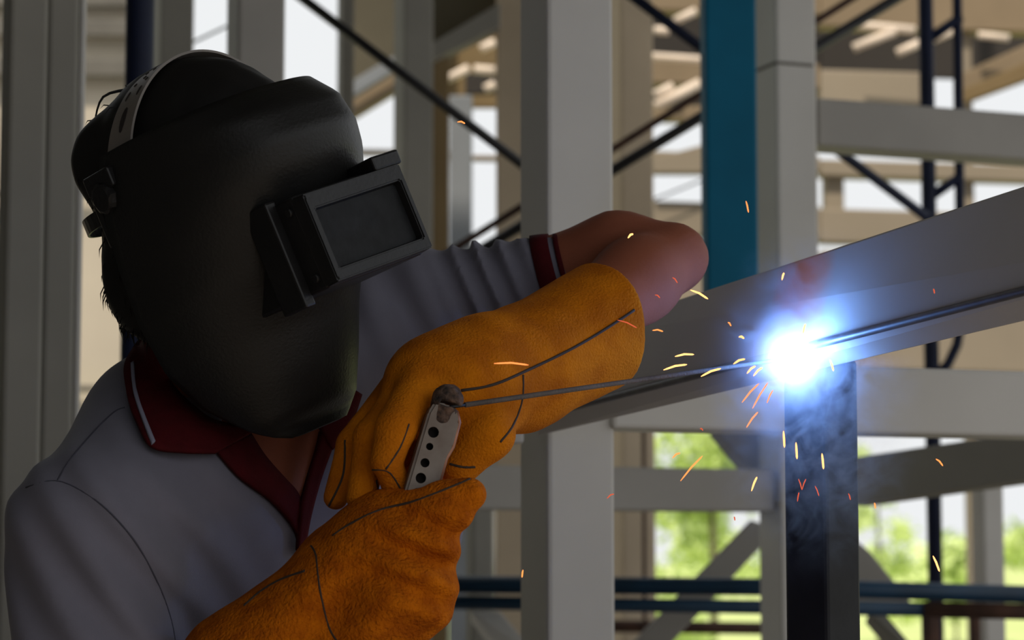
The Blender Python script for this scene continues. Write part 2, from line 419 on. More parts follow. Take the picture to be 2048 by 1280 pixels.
# scaffold
SY = 5.9
sc = thing('scaffold_tower', 'navy blue tubular scaffold frame with short rungs behind the upper beam', 'scaffold')
bz = lambda px, py, y: V(px, py, y)
top1 = V(1850, -60, SY); link('post', sweep('post', [(top1[0], SY, 0), (top1[0], SY, 4.1)], 0.0185, 14), M['navy'], sc)
p2 = V(1922, 600, SY)
link('post', sweep('post', [(V(1922, 0, SY)[0], SY, 4.1), p2, V(1921, 650, SY), V(1914, 690, SY), V(1896, 728, SY), V(1866, 760, SY), V(1850, 775, SY)], 0.0125, 12), M['navy'], sc)
for (a, b) in (((1852, 82), (1922, 34)), ((1852, 400), (1922, 352))):
    link('rung', sweep('rung', [V(*a, SY), V(*b, SY)], 0.0125, 12), M['navy'], sc)
x0 = V(276, 300, 3.9)[0]
tag(link('scaffold_post', sweep('scaffold_post', [(x0, 3.9, 0), (x0, 3.9, 4.14)], 0.0235, 18), M['navy']), 'thick navy scaffold post rising behind the worker\'s hair', 'scaffold tube')
tube('dark brace tube slanting down to the broad grey column', [(520, -68, 5.2), (1130, 394, 5.2)], 0.0112, M['darksteel'])
tube('dark brace tube slanting down past the teal post to the scaffold frame', [(1180, -72, 5.25), (1852, 434, 5.75)], 0.0125, M['navy'])
tube('rusty thin brace tube rising behind the broad column, the higher of two', [(800, 566, 5.4), (1760, -38, 5.4)], 0.0085, M['rust'])
tube('dark brace tube rising behind the broad column, the lower of two', [(850, 568, 5.3), (1860, -44, 5.3)], 0.0125, M['darksteel'])

tube('thin cable stay crossing the bright window behind the hair', [(370, 92, 7.0), (468, 46, 7.0)], 0.004, M['darksteel'], 'cable_stay', 'cable')
# middle distance columns
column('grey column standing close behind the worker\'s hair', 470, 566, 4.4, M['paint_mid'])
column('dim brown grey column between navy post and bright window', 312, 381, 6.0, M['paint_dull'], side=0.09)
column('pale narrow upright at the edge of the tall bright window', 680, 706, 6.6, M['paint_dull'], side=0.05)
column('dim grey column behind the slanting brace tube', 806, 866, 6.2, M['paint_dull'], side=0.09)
column('ochre stained post beside the dim grey column', 866, 898, 6.5, M['ochre'], side=0.06, z1=V(880, 92, 6.5)[2])
column('beige column coloured as sunlit, close to the broad grey column', 992, 1060, 6.5, M['beige_lit'], side=0.08, phi=0.0)
column('beige grey column between broad column and teal post', 1244, 1310, 6.7, M['beige_lit'], side=0.09)
quad('dim grey rafter rising towards the beige column', [(860, 88, 6.45), (1000, 5, 6.45), (1000, 52, 6.45), (860, 122, 6.45)], 0.08, M['paint_dull'], 'rafter', 'rafter')
column('blue grey panel edge beside the narrow bright window', 897, 944, 8.2, M['translucent'], side=0.05, phi=0, z1=V(920, 190, 8.2)[2], name='wall_panel', cat='panel')

# far sunlit frame beyond the roof edge
def adopt(name, label, before):
    """one roof: the pieces built since `before` become its parts"""
    t = thing(name, label, 'roof')
    for o in [o for o in COL.objects if o not in before and o is not t and o.parent is None]:
        for k in ('label', 'category'):
            if k in o: del o[k]
        o.parent = t
FY = 9.4
def far(label, c, m, thick=0.1, name='far_beam', cat='beam', y=FY):
    return quad(label, [(a, b, y) for a, b in c], thick, m, name, cat, 0.008)
def fcol(label, px0, px1, m=None, y=FY + 0.05, top=None, bottom=None, name='far_column'):
    return column(label, px0, px1, y, m or M['cream'], side=0.1, phi=0.0, z1=V(px0, top, y)[2] if top is not None else 4.6, z0=V(px0, bottom, y)[2] if bottom is not None else 0, name=name)
# cladding behind the worker
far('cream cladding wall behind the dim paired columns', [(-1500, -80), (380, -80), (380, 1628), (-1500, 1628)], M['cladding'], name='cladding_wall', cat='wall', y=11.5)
for k, (a, b, lab) in enumerate([(-40, 10, 'topmost dark girt across the cream cladding'), (36, 70, 'upper dark girt across the cream cladding'), (114, 150, 'broad dark girt across the cream cladding'), (378, 388, 'thin dark rail across the cream cladding at hair level'), (768, 780, 'thin dark rail across the cream cladding above the shoulder')]):
    far(lab, [(-1500, a), (380, a + 3), (380, b + 3), (-1500, b)], M['girt'], 0.05, 'girt', 'girt', 11.4)
# panelled strip between the bright windows (above and beside)
_n0 = set(COL.objects)
far('olive brown gable sheet over the small bright window', [(676, -80), (900, -80), (900, 128), (676, 236)], M['olive'], 0.03, 'gable_sheet', 'sheet', 9.6)
quad('brown sloping rafter above the small bright window', [(676, 205, 8.8), (800, 132, 8.8), (800, 176, 8.8), (676, 252, 8.8)], 0.08, M['beige'], 'rafter', 'rafter')
quad('pale sloping pipe wrap above the brown rafter', [(694, 168, 8.7), (790, 110, 8.7), (790, 140, 8.7), (694, 200, 8.7)], 0.05, M['translucent'], 'pipe_wrap', 'pipe')
adopt('gable_roof', 'dim brown gable with a sloping rafter over the small bright window', _n0)
far('thin brown sill across the small bright window', [(690, 297), (900, 300), (900, 311), (690, 308)], M['beige'], 0.05, 'window_sill', 'sill', 8.9)
far('ochre gable sheet above the narrow bright window', [(884, -80), (1060, -80), (1060, 216), (884, 216)], M['ochre'], 0.03, 'gable_sheet', 'sheet', 9.7)
far('thin beige sill across the narrow bright window', [(890, 309), (1060, 311), (1060, 321), (890, 319)], M['beige'], 0.05, 'window_sill', 'sill', 8.9)
far('beige apron wall below the narrow bright window', [(860, 492), (1070, 490), (1070, 900), (860, 900)], M['beige'], 0.05, 'apron_wall', 'wall', 9.0)
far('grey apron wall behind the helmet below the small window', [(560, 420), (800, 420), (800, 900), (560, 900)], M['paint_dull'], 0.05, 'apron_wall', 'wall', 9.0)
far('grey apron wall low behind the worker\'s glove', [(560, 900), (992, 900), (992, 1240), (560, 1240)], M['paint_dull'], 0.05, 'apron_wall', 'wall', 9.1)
_n0 = set(COL.objects)
for k, (a, b, lab) in enumerate([((895, 158), (938, 136), 'sunlit purlin end over the narrow window, the slanting one'), ((948, 138), (990, 141), 'sunlit purlin piece over the narrow window, the level one'), ((962, 98), (990, 84), 'topmost sunlit purlin end over the narrow window'), ((970, 178), (990, 168), 'lowest sunlit purlin end over the narrow window')]):
    tube(lab, [(*a, 9.3), (*b, 9.3)], 0.017, M['pale'], 'purlin', 'purlin')
far('olive sheet', [(862, -80), (1004, -80), (1004, 8), (862, 92)], M['olive'], 0.02, 'gable_sheet', 'sheet', 6.62)
far('dark roof sheet over the narrow window', [(930, 145), (1050, 148), (1050, 185), (930, 190)], M['sheet'], 0.02, 'roof_sheet', 'sheet', 9.5)

adopt('gable_roof', 'small open roof with sunlit purlins over the narrow bright window', _n0)

# far frame between broad column and teal post, and to the edge
def slope(px): return 0.030 * (px - 1640)
def run(label, a, b, top, bot, m, thick=0.1, name='far_beam', cat='beam', y=FY):
    return far(label, [(a, top + slope(a)), (b, top + slope(b)), (b, bot + slope(b)), (a, bot + slope(a))], m, thick, name, cat, y)
_n0 = set(COL.objects)
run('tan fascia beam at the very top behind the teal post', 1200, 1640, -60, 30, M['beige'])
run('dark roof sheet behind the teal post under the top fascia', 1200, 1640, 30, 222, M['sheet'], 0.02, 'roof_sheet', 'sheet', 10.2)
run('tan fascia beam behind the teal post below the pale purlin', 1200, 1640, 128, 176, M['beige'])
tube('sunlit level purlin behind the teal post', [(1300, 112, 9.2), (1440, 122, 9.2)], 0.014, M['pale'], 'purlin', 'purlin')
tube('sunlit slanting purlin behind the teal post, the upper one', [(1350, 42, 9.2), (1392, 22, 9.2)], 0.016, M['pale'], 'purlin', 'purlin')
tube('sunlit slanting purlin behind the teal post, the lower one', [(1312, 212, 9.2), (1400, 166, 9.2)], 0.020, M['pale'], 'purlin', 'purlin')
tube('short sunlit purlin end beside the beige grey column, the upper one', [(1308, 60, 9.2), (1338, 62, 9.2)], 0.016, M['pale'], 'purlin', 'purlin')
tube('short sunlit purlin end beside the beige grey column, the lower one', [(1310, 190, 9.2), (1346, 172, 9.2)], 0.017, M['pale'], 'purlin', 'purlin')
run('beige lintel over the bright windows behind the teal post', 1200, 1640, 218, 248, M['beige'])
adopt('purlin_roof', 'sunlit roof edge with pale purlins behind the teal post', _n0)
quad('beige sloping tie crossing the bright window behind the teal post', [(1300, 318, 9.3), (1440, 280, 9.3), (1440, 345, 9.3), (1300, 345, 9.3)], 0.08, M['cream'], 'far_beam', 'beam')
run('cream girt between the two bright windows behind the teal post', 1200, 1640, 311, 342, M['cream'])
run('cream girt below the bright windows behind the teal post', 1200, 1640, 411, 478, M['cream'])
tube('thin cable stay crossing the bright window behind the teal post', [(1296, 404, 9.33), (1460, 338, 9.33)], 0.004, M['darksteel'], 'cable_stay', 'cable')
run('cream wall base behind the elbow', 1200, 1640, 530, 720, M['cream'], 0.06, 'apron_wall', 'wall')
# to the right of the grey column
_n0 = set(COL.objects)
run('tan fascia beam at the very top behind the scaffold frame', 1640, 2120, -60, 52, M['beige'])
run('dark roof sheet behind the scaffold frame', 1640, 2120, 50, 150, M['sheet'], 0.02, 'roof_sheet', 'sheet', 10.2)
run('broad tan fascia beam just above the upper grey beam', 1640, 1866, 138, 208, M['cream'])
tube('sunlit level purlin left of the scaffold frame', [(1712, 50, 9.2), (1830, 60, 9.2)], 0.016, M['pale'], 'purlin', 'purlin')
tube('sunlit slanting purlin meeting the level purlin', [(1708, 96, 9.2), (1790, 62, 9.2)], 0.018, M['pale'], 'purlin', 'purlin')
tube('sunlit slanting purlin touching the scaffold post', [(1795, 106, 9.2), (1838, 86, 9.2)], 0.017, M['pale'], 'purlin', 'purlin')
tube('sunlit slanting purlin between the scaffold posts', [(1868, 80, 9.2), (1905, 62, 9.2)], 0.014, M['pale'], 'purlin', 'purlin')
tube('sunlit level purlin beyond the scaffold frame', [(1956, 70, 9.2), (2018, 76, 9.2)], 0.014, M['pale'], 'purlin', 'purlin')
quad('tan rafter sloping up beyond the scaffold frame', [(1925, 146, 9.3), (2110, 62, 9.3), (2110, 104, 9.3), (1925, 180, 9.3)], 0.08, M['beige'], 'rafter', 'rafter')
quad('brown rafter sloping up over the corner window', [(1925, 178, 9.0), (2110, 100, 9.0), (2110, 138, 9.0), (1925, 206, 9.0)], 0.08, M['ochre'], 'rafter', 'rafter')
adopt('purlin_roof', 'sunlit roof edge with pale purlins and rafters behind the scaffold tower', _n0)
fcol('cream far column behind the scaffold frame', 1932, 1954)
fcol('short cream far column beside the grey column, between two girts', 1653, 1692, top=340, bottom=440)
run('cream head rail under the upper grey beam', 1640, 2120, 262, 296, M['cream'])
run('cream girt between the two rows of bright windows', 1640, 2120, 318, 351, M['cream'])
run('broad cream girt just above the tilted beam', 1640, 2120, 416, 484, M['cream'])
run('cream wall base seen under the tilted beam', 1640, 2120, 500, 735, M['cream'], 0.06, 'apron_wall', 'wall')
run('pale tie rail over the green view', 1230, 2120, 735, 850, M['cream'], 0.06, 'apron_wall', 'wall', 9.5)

# ------------------------------------------------------------------ trees and bushes outside
def tree(label, base, h, rad, n, name='tree', seed=1):
    r = np.random.default_rng(seed); t = thing(name, label, 'tree' if name == 'tree' else 'bush', 'greenery outside the shed'); t.location = base
    link('trunk', sweep('trunk', [(0, 0, -0.1), (0.05*h*0.2, 0, h*0.35), (0, 0.03, h*0.8)], [0.05*h/3, 0.035*h/3, 0.008*h/3], 8), M['bark'], t)
    cl = [(r.normal(0, rad*0.5), r.normal(0, rad*0.5), h*(0.35 + 0.6*r.random()), rad*(0.25+0.3*r.random())) for _ in range(14)]
    V_, F_ = [], []
    for i in range(n):
        c = cl[r.integers(len(cl))]; d = r.normal(size=3); d /= np.linalg.norm(d)
        p = np.array(c[:3]) + d * c[3] * (r.random() ** 0.4); a = r.normal(size=3); a /= np.linalg.norm(a); b = np.cross(a, d); b /= np.linalg.norm(b)+1e-6
        s = rad * 0.055 * (0.6 + 0.8*r.random()); k = len(V_)
        V_ += [p - a*s*1.6, p + b*s*0.6, p + a*s*1.6, p - b*s*0.6]; F_.append((k, k+1, k+2, k+3))
    o = link('foliage', mesh('foliage', V_, F_), M['leaf'], t); o['kind'] = 'stuff'
    return t
def gx(px, y): return (px - 1024) / FPX * y
tree('leafy green tree seen through the window below the level beam', (gx(1420, 22), 22, -0.13), 3.0, 0.75, 3800, seed=3)
tree('broad green tree beside the grey diagonal brace', (gx(1540, 24), 24, -0.13), 2.5, 0.7, 3200, seed=4)
tree('slim green tree between black post and scaffold post', (gx(1752, 21), 21, -0.13), 2.4, 0.38, 2200, seed=5)
tree('low green bush behind the blue pipes', (gx(1310, 17), 17, -0.13), 1.15, 0.55, 2200, 'bush', seed=6)
tree('low green bush near the pale stub column', (gx(1905, 34), 34, -0.13), 1.5, 1.2, 2200, 'bush', seed=8)

# ------------------------------------------------------------------ the work piece: tilted beam and black post
ARC = V(1586, 718, 2.315)
iy = lambda px: 1.0 / (0.3440 + (0.5155 - 0.3440) * (px - 1090) / 1060.0)     # depth along the straight beam
def bline(px, p0, p1):  # picture row along a straight edge
    return p0[1] + (p1[1] - p0[1]) * (px - p0[0]) / (p1[0] - p0[0])
def beam_ring(px):
    y = iy(px); k = y / 2.4
    ft = V(px, bline(px, (1410, 578), (2048, 368)), y + 0.036)
    fb = V(px, bline(px, (1240, 787), (2150, 553)), y)
    lb = V(px, bline(px, (1240, 787), (2150, 553)) + 56 / k, y + 0.052)
    return [ft, fb, lb, ft + (lb - fb)]
ra, rb_ = beam_ring(1075), beam_ring(2600)
tb = thing('tilted_beam', 'grey box beam slanting up from the glove, being welded', 'beam')
c = [ra[0], rb_[0], rb_[1], ra[1], ra[3], rb_[3], rb_[2], ra[2]]
M['heat'] = heat_paint(V(1596, 566, iy(1596) + 0.02))
link('box_section', hexa('box_section', c, 0.004, 3), M['heat'], tb)
lipm = mat('dark_rolled_lip', (0.10, 0.095, 0.10), 0.45, var=0.4, vscale=40)
link('rolled_lip', sweep('rolled_lip', [V(px, bline(px, (1240, 787), (2150, 553)) + 3, iy(px) - 0.001) for px in np.linspace(1090, 2590, 30)], 0.0042, 10), lipm, tb)
pst = V(1651, 900, 2.375)
w_ = 0.0535
d45 = np.array([math.cos(math.radians(44)), math.sin(math.radians(44))]); e45 = np.array([-d45[1], d45[0]])
bp_ = thing('black_post', 'upright black steel box post under the welding arc', 'post')
link('box_section', box_between('box_section', pst, d45, e45, w_, w_, 0.0, V(1650, 722, 2.42)[2], None, 0.004), M['blacksteel'], bp_)
link('base_plate', box_between('base_plate', pst - np.array([0.0, 0.05, 0]), d45, e45, w_ + 0.07, w_ + 0.07, 0.0, 0.012, None, 0.002), M['blacksteel'], bp_)

# ------------------------------------------------------------------ the worker
HO = V(344, 281, 2.2)                         # centre of the helmet's top rim
aF = 0.654*RIGHT - 0.269*DOWN - 0.707*FWD; aF /= np.linalg.norm(aF)
aD = 0.38*RIGHT + 0.925*DOWN; aD /= np.linalg.norm(aD)
aW = np.cross(aD, aF); aW /= np.linalg.norm(aW)
if aW @ RIGHT < 0: aW = -aW
HM = np.stack([aF, aW, aD])
def H(f, w, t): return HO + f*aF + w*aW + t*aD
def Hm(P): return HO + np.asarray(P) @ HM

SR = V(170, 1072, 2.16); SL = V(790, 655, 2.47)
ELR = V(215, 1600, 2.16); WRR = V(640, 1195, 2.10)
ELL_ = V(1346, 516, 2.40); WRL = V(1005, 748, 2.235)
HEADC = H(0.005, 0.0, 0.062)
def head_sdf(p):
    a = ell(p, HEADC, HM, np.array([0.094, 0.074, 0.112]))
    jaw = ell(p, H(0.035, 0, 0.14), HM, np.array([0.062, 0.055, 0.068]))
    nose = seg(p, H(0.095, 0, 0.085), H(0.112, 0, 0.118), 0.010, 0.015)
    earr = ell(p, H(-0.012, -0.078, 0.095), HM, np.array([0.020, 0.011, 0.033]))
    earl = ell(p, H(-0.012, 0.078, 0.095), HM, np.array([0.020, 0.011, 0.033]))
    return sunion([a, jaw, nose, earr, earl], 0.014)
NB = V(455, 900, 2.36)
def torso_sdf(p):
    sh = seg(p, SR + np.array([0.02, 0.03, -0.01]), SL, 0.062, 0.068)
    ch = seg(p, V(330, 1150, 2.30), V(715, 1040, 2.47), 0.118, 0.108)
    ab = seg(p, V(360, 1560, 2.36), V(700, 1540, 2.50), 0.125, 0.112)
    mid = seg(p, V(480, 1040, 2.385), V(540, 1560, 2.43), 0.13, 0.13)
    tr = seg(p, V(335, 860, 2.34), V(620, 800, 2.42), 0.066, 0.075)
    sl = seg(p, SR + np.array([0.005, 0.02, 0.012]), V(335, 862, 2.33), 0.067, 0.066)
    return sunion([sh, ch, ab, mid, tr, sl], 0.06)
def arm_r(p): return smin(seg(p, SR, ELR, 0.064, 0.052), seg(p, ELR, WRR, 0.048, 0.034), 0.02)
def arm_l(p):
    up = sunion([seg(p, SL, V(1120, 566, 2.45), 0.060, 0.0425), seg(p, V(1120, 566, 2.45), V(1238, 525, 2.43), 0.0425, 0.0465),
                 seg(p, V(1238, 525, 2.43), ELL_, 0.046, 0.032)], 0.03)
    return smin(up, sunion([seg(p, ELL_, V(1275, 560, 2.36), 0.031, 0.040), seg(p, V(1275, 560, 2.36), WRL, 0.040, 0.032)], 0.02), 0.018)
HIPC = V(540, 1600, 2.45)
hipR = HIPC + np.array([-0.10, -0.05, -0.06]); hipL = HIPC + np.array([0.09, 0.07, -0.06])
knR = np.array([hipR[0]-0.05, hipR[1]-0.05, 0.47]); knL = np.array([hipL[0]+0.05, hipL[1]+0.0, 0.47])
ftR = np.array([knR[0]-0.02, knR[1]+0.05, 0.09]); ftL = np.array([knL[0]+0.02, knL[1]+0.06, 0.09])
def legs_sdf(p, g=0.0):
    return sunion([seg(p, hipR, knR, 0.088+g, 0.058+g), seg(p, knR, ftR, 0.057+g, 0.04+g), seg(p, hipL, knL, 0.088+g, 0.058+g), seg(p, knL, ftL, 0.057+g, 0.04+g),
                   seg(p, hipR, hipL, 0.10+g, 0.10+g)], 0.05)
def body_sdf(p):
    neck = seg(p, NB, H(-0.012, 0, 0.13), 0.062, 0.054)
    r = sunion([torso_sdf(p) + 0.012, neck], 0.04)
    r = sunion([r, arm_r(p) + 0.008], 0.03)
    r = smin(r, arm_l(p), 0.012)
    r = smin(r, head_sdf(p), 0.02)
    return smin(r, legs_sdf(p), 0.04)

def in_poly(px, py, poly):
    ins = np.zeros(len(px), bool); d = np.full(len(px), 1e9)
    n = len(poly)
    for i in range(n):
        x0, y0 = poly[i]; x1, y1 = poly[(i+1) % n]
        m = ((y0 > py) != (y1 > py))
        xi = (x1-x0)*(py-y0)/((y1-y0) if y1 != y0 else 1e-9)+x0
        ins ^= m & (px < xi)
        t = np.clip(((px-x0)*(x1-x0)+(py-y0)*(y1-y0))/((x1-x0)**2+(y1-y0)**2), 0, 1)
        d = np.minimum(d, np.hypot(px-x0-t*(x1-x0), py-y0-t*(y1-y0)))
    return np.where(ins, -d, d)
AXL = V(1110, 566, 2.45) - SL; AXLn = AXL / np.linalg.norm(AXL)
def shirt_sdf(p):
    t = torso_sdf(p)
    # loose cloth folds
    q = p[:, 0]*0.80 + p[:, 2]*0.60
    near_r = np.exp(-(np.linalg.norm(p - V(235, 1190, 2.12), axis=1) / 0.12) ** 2)
    sl_r = seg(p, SR, ELR + (SR-ELR)*0.28, 0.066, 0.078)
    r = sunion([t, sl_r], 0.028)
    r = r + near_r * 0.0055 * np.sin(q * 150 + wob(p, 22) * 3.0)
    # sleeve of the far arm with crosswise folds
    s = (p - SL) @ AXLn
    sl_l = seg(p, SL, V(1175, 553, 2.44), 0.079, 0.0455)
    fold = np.exp(-((s - 0.108) / 0.042) ** 2)
    perp = p @ np.cross(AXLn, np.array([0, 1., 0]))
    sl_l = sl_l - fold * 0.0062 * (1 - 2*np.abs(np.sin(s * 135 + perp * 22 + wob(p, 25) * 1.1))) - 0.0012 * np.sin(s * 60 + perp * 50)
    cut = s - np.linalg.norm(V(1144, 560, 2.448) - SL)
    sl_l = smax(sl_l, cut, 0.004)
    r = smin(r, sl_l, 0.03)
    chest = np.exp(-(np.linalg.norm(p - V(560, 1080, 2.25), axis=1) / 0.2) ** 2)
    r = r + chest * 0.004 * np.sin((p[:, 0]*0.93 + p[:, 2]*0.36) * 60 + wob(p, 14) * 4)
    wr = np.exp(-(np.linalg.norm(p - V(770, 640, 2.40), axis=1) / 0.085) ** 2)
    r = r - wr * 0.006 * np.sin((p[:, 0]*0.90 + p[:, 2]*0.44) * 110 + wob(p, 14) * 1.5)
    r = r + 0.0016 * wob(p, 40)
    return r
VNECK = [(470, 700), (668, 700), (668, 860), (604, 1010), (590, 1012), (500, 905), (440, 860)]
def shirt_cut(p):
    r = shirt_sdf(p)
    px, py = proj(p)
    w = np.maximum(in_poly(px, py, VNECK) / 2150.0, p[:, 1] - 2.40)
    # neck hole
    nh = seg(p, NB + (H(-0.012, 0, 0.13) - NB)*0.35, H(-0.012, 0, 0.1), 0.068, 0.075)
    r = smax(r, -w, 0.004)
    r = smax(r, -nh, 0.006)
    # hem
    return smax(r, 0.80 - p[:, 2], 0.01)

person = thing('person', 'worker in lavender grey polo shirt with maroon collar, leaning over to weld', 'person')
person.location = (0, 0, 0)
body = link('body', nets('body', body_sdf, (-0.62, 1.9, 0.02), (0.30, 2.78, 1.62), 0.0085), M['skin'], person)
shirt = link('polo_shirt', nets('polo_shirt', shirt_cut, (-0.62, 1.95, 0.78), (0.18, 2.70, 1.42), 0.0044), M['shirt'], person)
tro = link('trousers', nets('trousers', lambda p: np.maximum(legs_sdf(p, 0.012), np.maximum(p[:, 2]-0.93, 0.07-p[:, 2])), (-0.62, 2.0, 0.03), (0.3, 2.8, 0.98), 0.012), M['trouser'], person)
for ft in (ftR, ftL):
    f = lambda p: np.maximum(smin(seg(p, ft + np.array([0, 0, 0.03]), ft + np.array([0, 0.02, -0.03]), 0.05, 0.052), seg(p, ft + np.array([0, 0.03, -0.035]), ft + np.array([0.06, -0.17, -0.045]), 0.046, 0.04), 0.03), 0.001 - p[:, 2])
    link('boot', nets('boot', f, ft - np.array([0.12, 0.28, 0.12]), ft + np.array([0.18, 0.14, 0.12]), 0.008), M['boot'], person)

# collar, stripe, placket, seams, sleeve stripe
def skin_shirt(p): return np.minimum(shirt_sdf(p), seg(p, NB, H(-0.012, 0, 0.13), 0.066, 0.060))
o = loft_on('collar', skin_shirt, [(292, 660), (262, 706), (248, 738), (256, 800), (274, 845), (303, 893), (365, 905), (432, 906)],
            [(330, 640), (325, 680), (330, 720), (345, 770), (372, 800), (420, 838), (470, 850), (520, 856)], 2.0, 2.5, 0.011, 0.004, M['maroon'], person, 44, 8)
loft_on('collar', skin_shirt, [(722, 790), (706, 838), (690, 868), (664, 900)], [(690, 770), (672, 800), (650, 830), (636, 850)], 2.0, 2.55, 0.011, 0.004, M['maroon'], person, 16, 5)
loft_on('collar_stripe', skin_shirt, [(262, 728), (266, 782), (284, 838), (304, 888)], [(268, 724), (273, 780), (291, 836), (310, 884)], 2.0, 2.5, 0.0145, 0.003, M['stripe'], o, 24, 3)
o2 = loft_on('placket', shirt_sdf, [(432, 900), (480, 955), (545, 1005), (590, 1060), (602, 1110)], [(500, 868), (530, 915), (572, 962), (600, 1000), (606, 1100)], 2.0, 2.5, 0.006, 0.005, M['maroon'], person, 26, 5)
loft_on('placket', shirt_sdf, [(672, 868), (660, 905), (640, 960), (618, 1040), (606, 1110)], [(640, 862), (632, 900), (616, 950), (602, 1010), (594, 1100)], 2.0, 2.5, 0.009, 0.005, M['maroon'], person, 26, 5)
for pth in ([(52, 975), (80, 966), (115, 961), (160, 980), (215, 1020), (275, 1090), (322, 1180), (345, 1250), (352, 1300)],
            [(115, 961), (138, 922), (185, 866), (228, 824), (250, 815)]):
    on_line('shirt_seam', shirt_sdf, pth, 0.0008, 1.95, 2.5, M['seam'], shirt, 34, 0.0003)
Lc = np.linalg.norm(V(1128, 560, 2.448) - SL)
def arm_band(name, s0, s1, m):
    d, a, b = frame_of(AXL); V_, F_, n = [], [], 40
    for s in (s0, s0 + (s1-s0)*0.5, s1):
        for k in range(n):
            an = 2*math.pi*k/n; dr = math.cos(an)*a + math.sin(an)*b; c0 = SL + d*s
            rr = np.linspace(0.12, 0.02, 260); P = c0 + rr[:, None]*dr
            f = shirt_sdf(P); i = int(np.argmax(f < 0.0012)); V_.append(P[i])
    for j in range(2):
        for k in range(n): F_.append((j*n+k, j*n+(k+1) % n, (j+1)*n+(k+1) % n, (j+1)*n+k))
    o = link(name, mesh(name, V_, F_, True), m, person)
    md = o.modifiers.new('thick', 'SOLIDIFY'); md.thickness = 0.003; md.offset = 0
Ls = Lc / (1128 - 790)
arm_band('sleeve_stripe', Lc - 40*Ls, Lc - 6*Ls, M['maroon'])
arm_band('sleeve_stripe', Lc + 3*Ls, Lc + 12*Ls, M['maroon'])

# hair
def hair_sdf(p):
    cap = ell(p, H(0.022, 0.0, 0.050), HM, np.array([0.126, 0.0905, 0.1155]))
    back = ell(p, H(-0.044, -0.018, 0.0), HM, np.array([0.046, 0.060, 0.050]))
    nape = ell(p, H(-0.050, -0.022, 0.115), HM, np.array([0.056, 0.066, 0.070]))
    r = sunion([cap, back, nape], 0.016) + 0.0022 * wob(p, 90) + 0.0012 * wob(p, 220)
    q = (p - HO) @ HM.T
    face = np.minimum(np.minimum(q[:, 0] - 0.045, q[:, 2] - 0.03), 1e9)      # clear the face
    r = smax(r, face, 0.01)
    groove = np.abs(q[:, 2] - 0.042) - 0.008                                  # pressed in by the head band
    return np.where((groove < 0) & (q[:, 0] < 0.03), np.maximum(r, r + 0.005), r)
hair = link('hair', nets('hair', hair_sdf, H(0, 0, 0.05) - 0.19, H(0, 0, 0.05) + 0.19, 0.0042), M['hair'], person)
sv, sf = [], []
hv = np.empty(len(hair.data.vertices)*3); hair.data.vertices.foreach_get('co', hv); hv = hv.reshape(-1, 3)
hq = (hv - HO) @ HM.T
cand = np.where((hq[:, 0] < 0.03) & (hq[:, 2] < 0.20) & ((hq[:, 2] > 0.06) | (rng.random(len(hq)) < 0.12)))[0]
for i in rng.choice(cand, 900):
    p0 = hv[i]; n0 = (p0 - HEADC); n0 /= np.linalg.norm(n0)
    dr = 0.12*n0 + 0.75*aD*(1 if hq[i, 2] > -0.03 else 0.1) - 0.45*aF + rng.normal(0, 0.25, 3); dr /= np.linalg.norm(dr)
    L = rng.uniform(0.010, 0.020); d, a, b = frame_of(dr); k = len(sv)
    p1 = p0 - n0*0.002 + dr*L*0.55; p2 = p1 + (dr*0.75 + aD*0.35 - n0*0.2)*L*0.5
    for q, r in ((p0 - n0*0.003, 0.0008), (p1, 0.0006)):
        for j in range(3):
            an = 2.094*j; sv.append(q + r*(math.cos(an)*a + math.sin(an)*b))
    sv.append(p2)
    for j in range(3):
        sf.append((k+j, k+(j+1) % 3, k+3+(j+1) % 3, k+3+j)); sf.append((k+3+j, k+3+(j+1) % 3, k+6))
o = link('loose_strands', mesh('loose_strands', sv, sf), M['hair'], hair); o['kind'] = 'stuff'
# a few long stray locks over the back of the head
for (a, b, c2) in (((262, 178), (205, 195), (186, 262)), ((250, 185), (212, 222), (192, 275)), ((245, 195), (222, 240), (205, 262))):
    link('stray_lock', sweep('stray_lock', spline([V(*a, 2.25), V(*b, 2.245), V(*c2, 2.25)], 10), np.linspace(0.0018, 0.0006, 10), 5), M['hair'], hair)

# ------------------------------------------------------------------ welding helmet
helmet = thing('welding_helmet', 'black fibre welding helmet with flip-up lens box, worn by the worker', 'helmet')
T_ = np.array([0, .025, .053, .0755, .097, .15, .2, .2416, .2766, .288, .2955])
Mx = np.array([.1975, .226, .2346, .230, .218, .188, .150, .123, .092, .070, .048])
Bw = np.array([.104, .109, .112, .114, .115, .113, .101, .084, .062, .05, .034])
Fb = np.array([.024, .016, .008, .006, .003, -.004, -.010, -.002, .022, .032, .040])
nE = 2.35; pE = nE/(nE-1)
rows, nA = 46, 61
V_, F_ = [], []
for i in range(rows):
    t = 0.2955 * (i/(rows-1)); m_ = np.interp(t, T_, Mx); b_ = np.interp(t, T_, Bw); f_ = np.interp(t, T_, Fb)
    a_ = max(m_**pE - b_**pE, 1e-5)**(1/pE)
    for j in range(nA):
        s = -1 + 2*j/(nA-1); ang = s*math.pi/2
        cx, sx = math.cos(ang), math.sin(ang)
        F = a_*abs(cx)**(2/nE); W = b_*math.copysign(abs(sx)**(2/nE), sx)
        F = f_ + (F)*(max(a_ - f_, 0.005)/a_)
        V_.append(H(F, W, t))
for i in range(rows-1):
    for j in range(nA-1):
        F_.append((i*nA+j, i*nA+j+1, (i+1)*nA+j+1, (i+1)*nA+j))
shell = link('shell', mesh('shell', V_, F_, True), M['shell'], helmet)
sm = shell.modifiers.new('smooth', 'SMOOTH'); sm.iterations = 1; sm.factor = 0.3
so = shell.modifiers.new('thick', 'SOLIDIFY'); so.thickness = 0.0032; so.offset = 1
